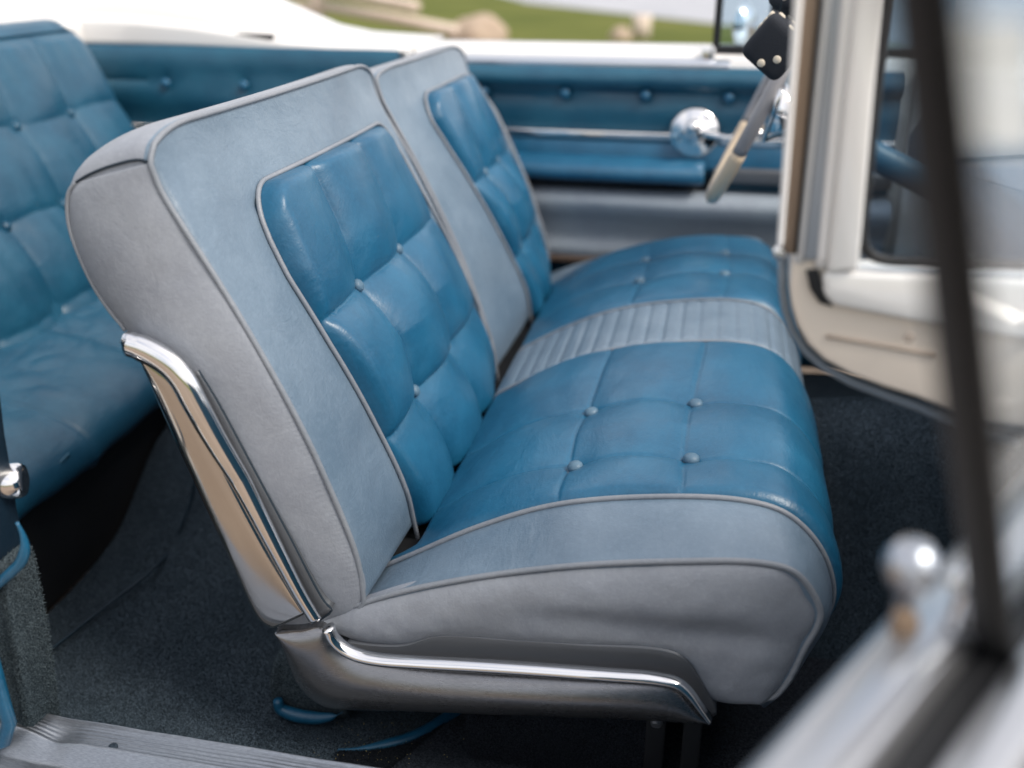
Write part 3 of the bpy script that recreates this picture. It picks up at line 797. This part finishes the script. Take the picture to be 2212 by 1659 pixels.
def ext(p,q): # continue the line q->p up to y=T
    return (p[0]+(p[0]-q[0])*(T-p[1])/(p[1]-q[1]),T)
def two(b,t): return [b,t,ext(t,b)]
strip('chrome_strip',two((1677,545),(1714,0)),two((1691,545),(1735,0)),YP-.030,YP-.012,CHROME,.0025)
lathe('strip_end',[(0,.006),(.004,.005),(.006,0),(.004,-.005),(0,-.006)],CHROME,PIL,aty(1683,546,YP-.025),(0,-1,0),16)
strip('inner_channel',two((1690,548),(1730,0)),two((1717,552),(1772,0)),YP-.006,YP+.03,plain('tan_channel',(.30,.22,.16),.35,metallic=.3),.002)
strip('rubber_channel',two((1716,552),(1768,0)),two((1722,552),(1778,0)),YP-.010,YP+.03,RUBBER,.001)
strip('chrome_strip',two((1717,566),(1774,0)),two((1737,566),(1799,0)),YP-.028,YP,CHROME,.004)
strip('channel',two((1735,562),(1797,0)),two((1764,562),(1815,0)),YP-.008,YP+.03,plain('channel_pale',(.36,.39,.43),.3,metallic=.4),.001)
strip('chrome_strip',two((1757,572),(1811,0)),two((1787,580),(1850,0)),YP-.030,YP,CHROME,.006)
strip('painted_post',two((1786,590),(1848,0)),two((1856,585),(1906,0)),YP-.016,YP+.03,WHITE,.004)
prism('latch_bracket',xz([(1741,585),(1770,585),(1782,640),(1800,664),(1770,655),(1750,625)],YP-.006),'y',YP-.006,YP,RUBBER,PIL,.001)
lathe('screw',[(0,.001),(.004,.0008),(.0045,-.001)],plain('worn_screw',(.38,.32,.27),.5),PIL,aty(1964,731,YP-.0135),(0,-1,0),16)
tube('groove',[aty(x,y,YP-.001) for x,y in [(1785,726),(1860,738),(1940,752),(2017,768)]],.0022,plain('seam_cream',(.42,.35,.29),.5),PIL)
tube('door_seal',[aty(x,y,YP+.022) for x,y in [(1689,545),(1690,620),(1697,670),(1712,715),(1740,757),(1780,793),(1840,826),(1910,853),(1990,882),(2060,915),(2200,960)]],.004,plain('grey_seal',(.20,.24,.28),.5),PIL)
# windscreen rubber and glass: rounded lower corner
gp=[ext((1911,0),(1865,500)),(1911,0),(1882,310),(1864,500),(1868,530),(1885,552),(1915,562),(1990,566),(2300,575)]
tube('rubber_gasket',Curve([aty(x,y,YP-.004) for x,y in gp]).res(120),.0045,RUBBER,PIL,ry=.006,up=(0,-1,0))
gm=glass('window_glass',tint=(.80,.88,.93))
gx=xz([ext((1911,0),(1865,500)),(1911,0),(1882,310),(1866,500),(1885,552),(1990,566),(2300,575),(2600,T)],YP+.012)
prism('windscreen_glass',gx,'y',YP+.012,YP+.017,gm,PIL,0)
for pts in ([(2043,430),(2046,300),(2060,255),(2066,300),(2058,390)],):
    pass
# ================================================================ far door
DOOR=thing('car_door','closed far-side door with navy buttoned trim, blue armrest, chrome crank and white top','car door',(-.2,2.55,.25),'doors of the convertible')
X0,X1=-.776,.42
prism('door_shell',[(2.515,.25),(2.505,.99),(2.515,1.015),(2.545,1.030),(2.66,1.030),(2.72,1.0),(2.80,.80),(2.82,.25)],'x',X0,X1+.9,WHITE,DOOR,.008)
prism('window_slot_trim',[(2.475,.985),(2.475,1.000),(2.495,1.008),(2.512,1.008),(2.512,.985)],'x',X0,.02,metal('satin_trim',(.62,.66,.72),.3),DOOR,.003)
dp=[(2.52,.985),(2.49,.990),(2.462,.982),(2.448,.962),(2.448,.948),(2.462,.935),(2.468,.92),(2.466,.89),(2.47,.86),(2.475,.83),(2.475,.60),(2.475,.24),(2.53,.24)]
dx=[-.55,-.35,-.155,.035,.23]
dx=[aty(x,203,2.47)[0] for x in (1047,1221,1395,1575,1755)]
zb=aty(1395,206,2.465)[2]
DP=extr('trim_panel',dp,X0,X1,NAVY,DOOR,200,quilt(dx,zb-.002))
for x in dx: button(DP,(x,2.463,zb),(0,-1,.15),.0125,BLUE)
z1=aty(1300,290,2.46)[2]
box('chrome_strip',(X0+.02,2.452,z1-.009),(aty(1452,300,2.46)[0],2.47,z1+.009),CHROME,DP,.004)
box('chrome_strip',(aty(1556,292,2.46)[0],2.452,z1-.016),(X1,2.47,z1+.006),CHROME,DP,.005)
# band under the strip, armrest pad, dark recess, shelf
za=aty(1340,375,2.38)[2]
prism('trim_band',[(2.48,z1-.012),(2.455,z1-.015),(2.450,z1-.045),(2.445,z1-.075),(2.48,z1-.09)],'x',X0+.02,X1,BLUE,DP,.006)
xa=aty(1520,390,2.38)[0]
V=[];arm=[(2.47,za+.030),(2.40,za+.026),(2.375,za+.012),(2.370,za-.006),(2.378,za-.020),(2.40,za-.026),(2.47,za-.026)]
prism('armrest',arm,'x',-.70,xa,BLUE,DOOR,.010,4)
zs=aty(1450,440,2.40)[2]
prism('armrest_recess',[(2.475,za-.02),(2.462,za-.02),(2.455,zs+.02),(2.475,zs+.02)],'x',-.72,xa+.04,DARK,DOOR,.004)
GV=leather('grey_vinyl',(.24,.28,.33),(.28,.33,.38),rough=.4,wr=.25)
extr('door_pocket',[(2.48,zs+.022),(2.42,zs+.022),(2.395,zs+.014),(2.385,zs-.004),(2.39,zs-.025),(2.41,zs-.06),(2.42,zs-.10),(2.41,zs-.135),(2.42,zs-.16),(2.47,zs-.17)],-.74,X1,GV,DOOR,60,lambda x,z:.004*math.sin(x*11)*math.sin(z*30))
box('kick_strip',(-.74,2.405,zs-.168),(X1,2.43,zs-.150),plain('bronze_edge',(.12,.085,.065),.4),DOOR,.004)
box('pull_bar',(xa+.02,2.43,zs+.05),(X1,2.47,zs+.085),GREY,DOOR,.006)
# window crank
q=Vector(aty(1500,287,2.45))
CR=lathe('window_crank',[(0,.024),(.018,.024),(.024,.018),(.030,.010),(.052,.008),(.060,.002),(.062,-.010),(0,-.010)],CHROME,DOOR,q,(0,-1,.05),40)
lathe('knob',[(0,.045),(.012,.043),(.018,.034),(.019,.024),(.014,.012),(.012,0)],CHROME,CR,q+Vector((0,-.01,.012)),(-.1,-1,.25),28)
tube('arm',[q+Vector((0,-.018,.006)),q+Vector((.08,-.028,-.006)),aty(1665,283,2.42)],.0075,CHROME,CR,up=(0,-1,0),ry=.004)
# quarter-light frame and mirror on the far door
VW=box('vent_window_frame',(aty(1545,110,2.53)[0]-.008,2.525,1.0),(aty(1545,110,2.53)[0]+.010,2.545,1.45),RUBBER,DOOR,.003)
x2=aty(1668,20,2.53)[0]
box('bar',(x2-.004,2.525,1.02),(x2+.010,2.545,1.45),RUBBER,VW,.003)
box('bar',(aty(1545,110,2.53)[0],2.520,1.018),(x2+.4,2.55,1.038),RUBBER,VW,.003)
q=aty(1527,112,2.50); box('chrome_clip',(q[0]-.012,2.495,1.0),(q[0]+.02,2.52,1.035),CHROME,VW,.004)
prism('glass_pane',[(aty(1545,110,2.53)[0],1.03),(x2+.4,1.03),(x2+.4,1.45),(aty(1545,110,2.53)[0],1.45)],'y',2.533,2.537,gm,VW,0)
q=Vector(aty(1602,62,2.70))
MI=lathe('door_mirror',[(0,.03),(.035,.027),(.052,.012),(.056,0),(.05,-.006),(0,-.006)],CHROME,DOOR,q+Vector((0,0,.01)),(.5,-.2,.0),32)
tube('stalk',[q+Vector((0,.0,-.03)),q+Vector((0,.01,-.10))],.012,CHROME,MI)
# ================================================================ near door, swung open towards the camera
SAT=metal('bright_satin_metal',(.55,.56,.58),.28,metallic=.9)
ND=thing('car_door','open door in the near right foreground with silvery window sill and quarter-light glass','car door',(.2,.45,.3),'doors of the convertible')
ZB=.905; A0=Vector((*atz(1900,1330,ZB)[:2],0)); A1=Vector((*atz(1590,1659,ZB)[:2],0)); e_=(A1-A0).normalized(); nr=Vector((-e_.y,e_.x,0)); KW=1.28
hg=A0-e_*.46
def dprof(name,prof,t0,t1,mat,bw,par=ND):
    "profile (offset to the outside, z) swept along the door from t0 (hinge) to t1"
    n=len(prof); V=[]
    for t in (t0,t1):
        for o_,z in prof: V.append(tuple(hg+e_*t+nr*(o_*KW)+Vector((0,0,z+ZB-.98))))
    Fq=[tuple(range(n)),tuple(range(2*n-1,n-1,-1))]+[(i,(i+1)%n,n+(i+1)%n,n+i) for i in range(n)]
    o=mesh(name,V,Fq,mat,par); 
    if bw: bevel(o,bw,3)
    return o
TL=1.12
dprof('trim_panel',[(.006,.30),(.0,.90),(.004,.955),(.03,.955),(.03,.30)],0.02,TL,NAVY,.006)
dprof('sill_trim',[(.0,.950),(-.002,.966),(.006,.980),(.020,.984),(.032,.980),(.036,.968),(.036,.950)],.02,TL,SAT,.003)
dprof('window_slot',[(.036,.945),(.036,.966),(.052,.966),(.052,.945)],.02,TL,RUBBER,.001)
dprof('belt_moulding',[(.052,.950),(.052,.976),(.060,.984),(.072,.982),(.078,.968),(.078,.950)],.02,TL,SAT,.003)
dprof('gap_strip',[(.078,.950),(.078,.962),(.088,.962),(.088,.950)],.02,TL,RUBBER,.001)
dprof('outer_skin',[(.03,.28),(.03,.952),(.088,.952),(.09,.968),(.105,.972),(.125,.955),(.150,.86),(.170,.6),(.165,.28)],.0,TL,WHITE,.004)
# window division post on the door
p0_=hg+nr*.057
def onw(x,y): return Vector(hit(x,y,p0_,nr))
PB,PT=onw(2156,1400),onw(2018,0)
dr_=(PT-PB); PE=PB+dr_*1.5; PB2=PB-dr_*.03
post=tube('window_post',[PB2,PT,PE],.0034,plain('matt_black_seal',(.004,.004,.005),.95),ND,up=nr,ry=.008)
sh_=nr*-.0052
tube('glass_channel',[PB2+sh_,PT+sh_,PE+sh_],.0022,plain('channel_grey',(.05,.05,.056),.8),post,up=nr,ry=.008)
# quarter-light pane towards the hinge
V=[];ge=-e_*.36
for o_ in (-.002,.002):
    for p in (PB,PB+ge*.95,PB+ge*.80+Vector((0,0,.42)),PE): V.append(tuple(p+nr*o_))
pane=mesh('quarter_light_glass',V,[(0,1,2,3),(7,6,5,4),(0,4,5,1),(1,5,6,2),(2,6,7,3),(3,7,4,0)],glass('quarter_glass',tint=(.9,.93,.95)),ND,smooth=False)
# etched maker's mark: frame, letters
ET=plain('etched_mark',(.40,.35,.31),.6)
def etch(name,pts,r=.0006,closed=False):
    q=[tuple(onw(x,y)-nr*.0036) for x,y in pts]
    return tube(name,q,r,ET,pane,seg=6,closed=closed)
q4=[onw(x,y) for x,y in [(2068,30),(2250,42),(2250,330),(2088,318)]]
V=[tuple(p+nr*o_) for o_ in (-.0024,-.0032) for p in q4]
mesh('glass_sticker',V,[(0,1,2,3),(7,6,5,4),(0,4,5,1),(1,5,6,2),(2,6,7,3),(3,7,4,0)],plain('pale_sticker',(.66,.62,.57),.5,var=.03),pane,smooth=False)
etch('etched_frame',[(2112,62),(2196,68),(2198,248),(2122,240)],.0008,closed=True)
for i,g in enumerate(([(2148,232),(2160,196),(2174,228)],[(2153,216),(2170,214)],[(2172,182),(2152,178),(2170,160),(2150,152)],[(2152,138),(2170,132),(2156,120),(2172,106),(2150,100)],[(2138,294),(2141,264),(2148,284),(2155,264),(2159,296)],[(2172,296),(2173,266)])):
    etch('etched_letter',g,.0009)
# latch knob and window stop on the near door sill
q=onw(1965,1222); q=Vector(atz(1970,1222,ZB+.034))
lathe('lock_knob',[(0,.016),(.009,.014),(.015,.005),(.0155,-.002),(.012,-.011),(.006,-.016),(.0055,-.04),(0,-.04)],metal('knob_metal',(.50,.52,.56),.28),ND,q,(0,0,1),28)
q=Vector(atz(2085,1310,ZB+.015))
LT=lathe('vent_latch',[(0,.022),(.006,.020),(.008,.010),(.008,-.012),(0,-.012)],CHROME,ND,q,(.1,0,1),24)
tube('lever',[q+Vector((0,0,.008)),q+Vector((-.012,-.01,.020)),q+Vector((.004,.012,.030))],.005,CHROME,LT)
q=Vector(atz(1955,1345,ZB+.006)); lathe('window_stop',[(0,.008),(.006,.006),(.008,0),(.008,-.006)],plain('amber_rubber',(.25,.17,.11),.5),ND,q,(0,0,1),20)
# ================================================================ steering wheel
SW=thing('steering_wheel','slim grey and beige steering wheel seen edge on below the plush dice','steering wheel',(.3,2.0,.8))
a0=Vector(aty(1537,445,1.93)); a1=Vector(aty(1690,160,1.93)); dv=(a1-a0).normalized()
CW=a0+dv*.205+Vector((0,.10,0))
nw=Vector((dv.z,0,-dv.x)).normalized(); nw=(nw+Vector((0,.02,0))).normalized(); ly=nw.cross(dv).normalized(); vw=(CW-Vector((0,0,H))).normalized(); vw=(vw-dv*vw.dot(dv)).normalized(); ly=(ly*(1 if ly.dot(vw)>0 else -1)*.35+vw*.65); ly=(ly-dv*ly.dot(dv)).normalized(); nw=dv.cross(ly).normalized(); nw=nw*(1 if nw.x>0 else -1)
def ringpt(a,r): return CW+dv*(math.cos(a)*r)+ly*(math.sin(a)*r)
GW=plain('grey_rim_plastic',(.22,.22,.235),.3,coat=.3); BG=plain('beige_rim_plastic',(.62,.50,.36),.3,coat=.3)
ra=.205
full=[ringpt(math.radians(a),ra) for a in range(-112,113,4)]
tube('rim',full,.0135,GW,SW,seg=16)
tube('rim_insert',[ringpt(math.radians(a),ra) for a in range(112,249,4)],.0142,BG,SW,seg=16)
tube('horn_ring',[ringpt(math.radians(a),.135)+nw*(-.03) for a in range(-60,61,5)],.0055,CHROME,SW,seg=12)
hub=lathe('hub',[(0,.035),(.025,.033),(.045,.02),(.05,0),(.045,-.03),(.03,-.05),(0,-.05)],CHROME,SW,CW-nw*(-.0)+nw*(.03),-nw,32)
for s_ in (-1,1): tube('spoke',[CW+nw*.02,CW+ly*(s_*.12)+nw*.01,CW+ly*(s_*ra)],.010,GW,SW,ry=.006,up=nw)
tube('column',[CW+nw*.04,CW+nw*.45],.028,NAVY,SW,seg=24)
tube('indicator_lever',[CW+nw*.10+ly*-.03,Vector(aty(1648,300,1.86)),Vector(aty(1690,195,1.80))],.006,CHROME,SW)
# ================================================================ plush dice
DM=plain('black_plush',(.010,.014,.022),.85,bump=.5,bscale=600); DW=plain('cream_felt',(.62,.56,.46),.8)
def die(label,c,rot,faces,top):
    t=thing('plush_die',label,'plush dice',c,'plush dice hanging on strings')
    sz=.036; b=bmesh.new(); bmesh.ops.create_cube(b,size=2*sz)
    bmesh.ops.bevel(b,geom=b.edges[:]+b.verts[:],offset=.014,segments=5,profile=.6,affect='EDGES')
    me=bpy.data.meshes.new('plush_body'); 
    for v in b.verts:
        v.co*=1+.10*(1-(v.co.length/(sz*1.5))**2)
    Rm=Matrix.Rotation(rot[2],3,'Z')@Matrix.Rotation(rot[1],3,'Y')@Matrix.Rotation(rot[0],3,'X')
    bmesh.ops.transform(b,matrix=Rm.to_4x4(),verts=b.verts)
    b.to_mesh(me); b.free(); me.materials.append(DM)
    for p in me.polygons: p.use_smooth=True
    o=bpy.data.objects.new('plush_body',me); link(o,t)
    for ax,pips in faces:
        ax=Vector(ax); u=ax.orthogonal().normalized(); v=ax.cross(u)
        for a,c2 in pips:
            pos=Rm@(ax*(sz*1.035)+u*a+v*c2); lathe('pip',[(0,.0018),(.0045,.0014),(.006,0),(.006,-.004)],DW,t,Vector(c)+pos,Rm@ax,16)
    tube('string',[Vector(c)+Vector((0,0,sz*1.2)),Vector(top)],.0012,THREAD,t)
    return t
g4=[(-.016,-.016),(-.016,.016),(.016,-.016),(.016,.016)]
mz=Vector(aty(1735,-260,1.62))
def loc(a,rot):
    Rm=Matrix.Rotation(rot[2],3,'Z')@Matrix.Rotation(rot[1],3,'Y')@Matrix.Rotation(rot[0],3,'X')
    ax=Vector((0,-1,0)); u=ax.orthogonal().normalized(); v=ax.cross(u); q=Rm.inverted()@Vector(a)
    return (q.dot(u),q.dot(v))
r1=(math.radians(6),math.radians(38),math.radians(-4))
die('lower black plush die with pale pips hanging in front of the steering wheel',aty(1676,98,1.60),r1,[((0,-1,0),[loc((-.016,0,-.020),r1),loc((.007,0,-.014),r1)]),((-1,0,0),[(-.020,-.018),(-.020,0),(-.020,.018)]),((0,0,1),g4),((1,0,0),[(0,0)])],mz)
die('upper black plush die at the top edge behind the chrome pillar',aty(1738,-10,1.66),(math.radians(10),math.radians(30),math.radians(50)),[((0,-1,0),g4),((-1,0,0),g4),((0,0,-1),[(0,0)])],mz)
# ================================================================ outdoors
def flat(name,pts,z,mat,kind='structure'):
    o=mesh(name,[(x,y,z) for x,y in pts],[tuple(range(len(pts)))],mat,smooth=False); return tag(o,kind=kind)
def grd(name,stops,sc,bump=.4):
    n=NT(name); a=n.noise(sc,6,.65); b=n.noise(sc*14,4,.7)
    col=n.ramp(a,[(p,c) for p,c in stops]); col=n.mix(n.math('MULTIPLY',b,.35),col,tuple(v*.55 for v in stops[0][1]))
    n.set(Base_Color=col,Roughness=.95,Normal=n.bump(b,bump,.05),Specular_IOR_Level=.1); return n.m
TAN=grd('tan_gravel',[(.3,(.24,.185,.14)),(.7,(.36,.295,.235))],.6)
GRS=grd('dry_green_grass',[(.32,(.085,.11,.022)),(.6,(.15,.165,.04)),(.82,(.26,.20,.10))],.35)
ASP=grd('pale_road',[(.3,(.40,.42,.46)),(.7,(.52,.53,.56))],.5)
R_=600
flat('ground',[(R_*math.cos(a/32*math.pi),R_*math.sin(a/32*math.pi)) for a in range(64)],0,TAN)
q=[atz(x,y,.01)[:2] for x,y in [(560,72),(700,60),(1000,72),(1400,82),(2600,130)]]
far_=[(80,30),(60,60),(-60,60),(-40,18)]
GR=[(-40,13.0),(-12,13.6),(-5,14.2),(0,13.6),(5,14.4),(14,13.5),(40,15),(60,40),(40,90),(-60,90)]
flat('grass',GR,.01,GRS)
gb=[(60,-7),(20,-8),(0,-6.5),(-20,-7),(-60,-8),(-90,-40),(-60,-90),(60,-90),(90,-40)]
flat('grass',gb,.01,GRS)
l0=atz(1140,6,.02); l1=atz(1500,46,.02)
dx_=(l1[0]-l0[0],l1[1]-l0[1])
flat('road',[(l0[0]-dx_[0]*.6,l0[1]-dx_[1]*.6+3),(l0[0],l0[1]),(l1[0],l1[1]),(l1[0]+dx_[0]*6,l1[1]+dx_[1]*6),(90,60),(60,120),(-10,110),(-3,40)],.02,ASP)
def rail(p,q,r,par): tube('rail',[p,[(a+b)/2+.01 for a,b in zip(p,q)],q],r,WD,par,seg=8)
WD=plain('weathered_timber',(.66,.56,.47),.8,bump=.4,bscale=30,var=.2)
FN=thing('rail_fence','weathered tan timber rail fence on the grass beyond the white rear wing','fence',(*atz(690,78,0)[:2],0))
gY=atz(690,85,0)[1]
p_=aty(690,82,gY); tube('post',[(p_[0],gY,0),(p_[0],gY,1.15)],.10,WD,FN,seg=10)
for a,b in (((560,22),(690,14)),((690,12),(985,66)),((560,-10),(690,-20)),((690,-22),(900,15))):
    yb=gY if b[0]==690 else gY-1.2; ya=gY if a[0]==690 else gY+.2
    rail(aty(*a,ya),aty(*b,yb),.075,FN)
FP_=thing('fence_post','short tan timber post on the grass above the white door top','post',(*atz(1385,80,0)[:2],0))
q=atz(1385,84,0); tube('post',[(q[0],q[1],0),(q[0],q[1],aty(1385,32,q[1])[2])],.14,WD,FP_,seg=10)
RK=plain('tan_rock',(.42,.33,.25),.9,bump=.5,bscale=8,var=.15)
def rock(label,px,py,w,h):
    q=atz(px,py,0); s_=w*q[1]/F/2; b=bmesh.new(); bmesh.ops.create_icosphere(b,subdivisions=4,radius=1)
    for v in b.verts:
        d=1+.22*noise.noise(v.co*1.3+Vector((px,0,0)))+.06*noise.noise(v.co*5)
        v.co=Vector((v.co.x*s_*d,v.co.y*s_*.8*d,v.co.z*h*d))
    me=bpy.data.meshes.new('boulder'); b.to_mesh(me); b.free(); me.materials.append(RK)
    for p in me.polygons: p.use_smooth=True
    o=bpy.data.objects.new('boulder',me); link(o); o.location=(q[0],q[1],h*.3); return tag(o,label,'rock',group='boulders on the grass')
rock('large tan boulder on the grass above the middle of the door top',1035,95,125,.30)
rock('small tan boulder beside the short timber post',1340,88,45,.15)

# ---------------------------------------------------------------- the doors belong to the car: shell as the part, the rest as its sub-parts
def into_car(t,shell_name,label):
    bpy.context.view_layer.update()
    shell=[c for c in t.children if c.name.split('.')[0]==shell_name][0]
    rest=[]
    def walk(o):
        for c in list(o.children): rest.append(c); walk(c)
    walk(t); rest.remove(shell)
    shell.parent=BODY; shell.location=Vector(t.location)-Vector(BODY.location); shell['label']=label
    for c in rest: c.parent=shell; c.location=(0,0,0)
    t.name='old'; bpy.data.objects.remove(t)
    shell.name='car_door'
l1,l2=DOOR['label'],ND['label']
into_car(DOOR,'door_shell',l1); into_car(ND,'outer_skin',l2)
# ================================================================ camera, light, render
cam=bpy.data.cameras.new('camera'); co=bpy.data.objects.new('camera',cam); COL.objects.link(co)
cam.sensor_width=36; cam.lens=F/2212*36; cam.clip_end=2000; cam.clip_start=.01
co.location=(0,0,H)
R=Matrix(((rt[0],up[0],-fw[0]),(rt[1],up[1],-fw[1]),(rt[2],up[2],-fw[2])))
co.rotation_euler=R.to_euler()
cam.dof.use_dof=True; cam.dof.focus_distance=1.27; cam.dof.aperture_fstop=1.8
SC.camera=co
w=bpy.data.worlds.new('World'); SC.world=w; w.use_nodes=True
nt=w.node_tree; bg=nt.nodes['Background']; sky=nt.nodes.new('ShaderNodeTexSky'); sky.sky_type='NISHITA'; sky.sun_disc=False
SUN_EL=50; SUN_AZ=110   # azimuth measured from +y towards +x
sky.sun_elevation=math.radians(SUN_EL); sky.sun_rotation=math.radians(SUN_AZ)
sky.air_density=1.0; sky.dust_density=5.0; sky.ozone_density=1.0
tc=nt.nodes.new('ShaderNodeTexCoord'); mpn=nt.nodes.new('ShaderNodeMapping'); mpn.inputs['Scale'].default_value=(1,1,2.6)
cn=nt.nodes.new('ShaderNodeTexNoise'); cn.inputs['Scale'].default_value=1.6; cn.inputs['Detail'].default_value=7; cn.inputs['Roughness'].default_value=.55
nt.links.new(tc.outputs['Generated'],mpn.inputs['Vector']); nt.links.new(mpn.outputs[0],cn.inputs['Vector'])
cr=nt.nodes.new('ShaderNodeValToRGB'); cr.color_ramp.elements[0].position=.36; cr.color_ramp.elements[0].color=(.25,.25,.25,1); cr.color_ramp.elements[1].position=.60; cr.color_ramp.elements[1].color=(.92,.92,.92,1)
nt.links.new(cn.outputs['Fac'],cr.inputs['Fac'])
mx=nt.nodes.new('ShaderNodeMix'); mx.data_type='RGBA'; nt.links.new(cr.outputs['Color'],mx.inputs[0]); nt.links.new(sky.outputs[0],mx.inputs[6]); mx.inputs[7].default_value=(5.4,5.25,5.2,1)
nt.links.new(mx.outputs[2],bg.inputs['Color']); bg.inputs['Strength'].default_value=.15
sl=bpy.data.lights.new('sun','SUN'); sl.energy=1.6; sl.angle=math.radians(20); sl.color=(1,.93,.84)
so=bpy.data.objects.new('sun',sl); COL.objects.link(so)
az=math.radians(SUN_AZ); el=math.radians(SUN_EL)
d=Vector((math.sin(az)*math.cos(el),math.cos(az)*math.cos(el),math.sin(el)))
so.rotation_euler=d.to_track_quat('Z','Y').to_euler()
SC.view_settings.view_transform='Standard'; SC.view_settings.look='None'; SC.view_settings.exposure=.62; SC.view_settings.gamma=1; SC.view_settings.use_curve_mapping=False
SC.render.engine='CYCLES'
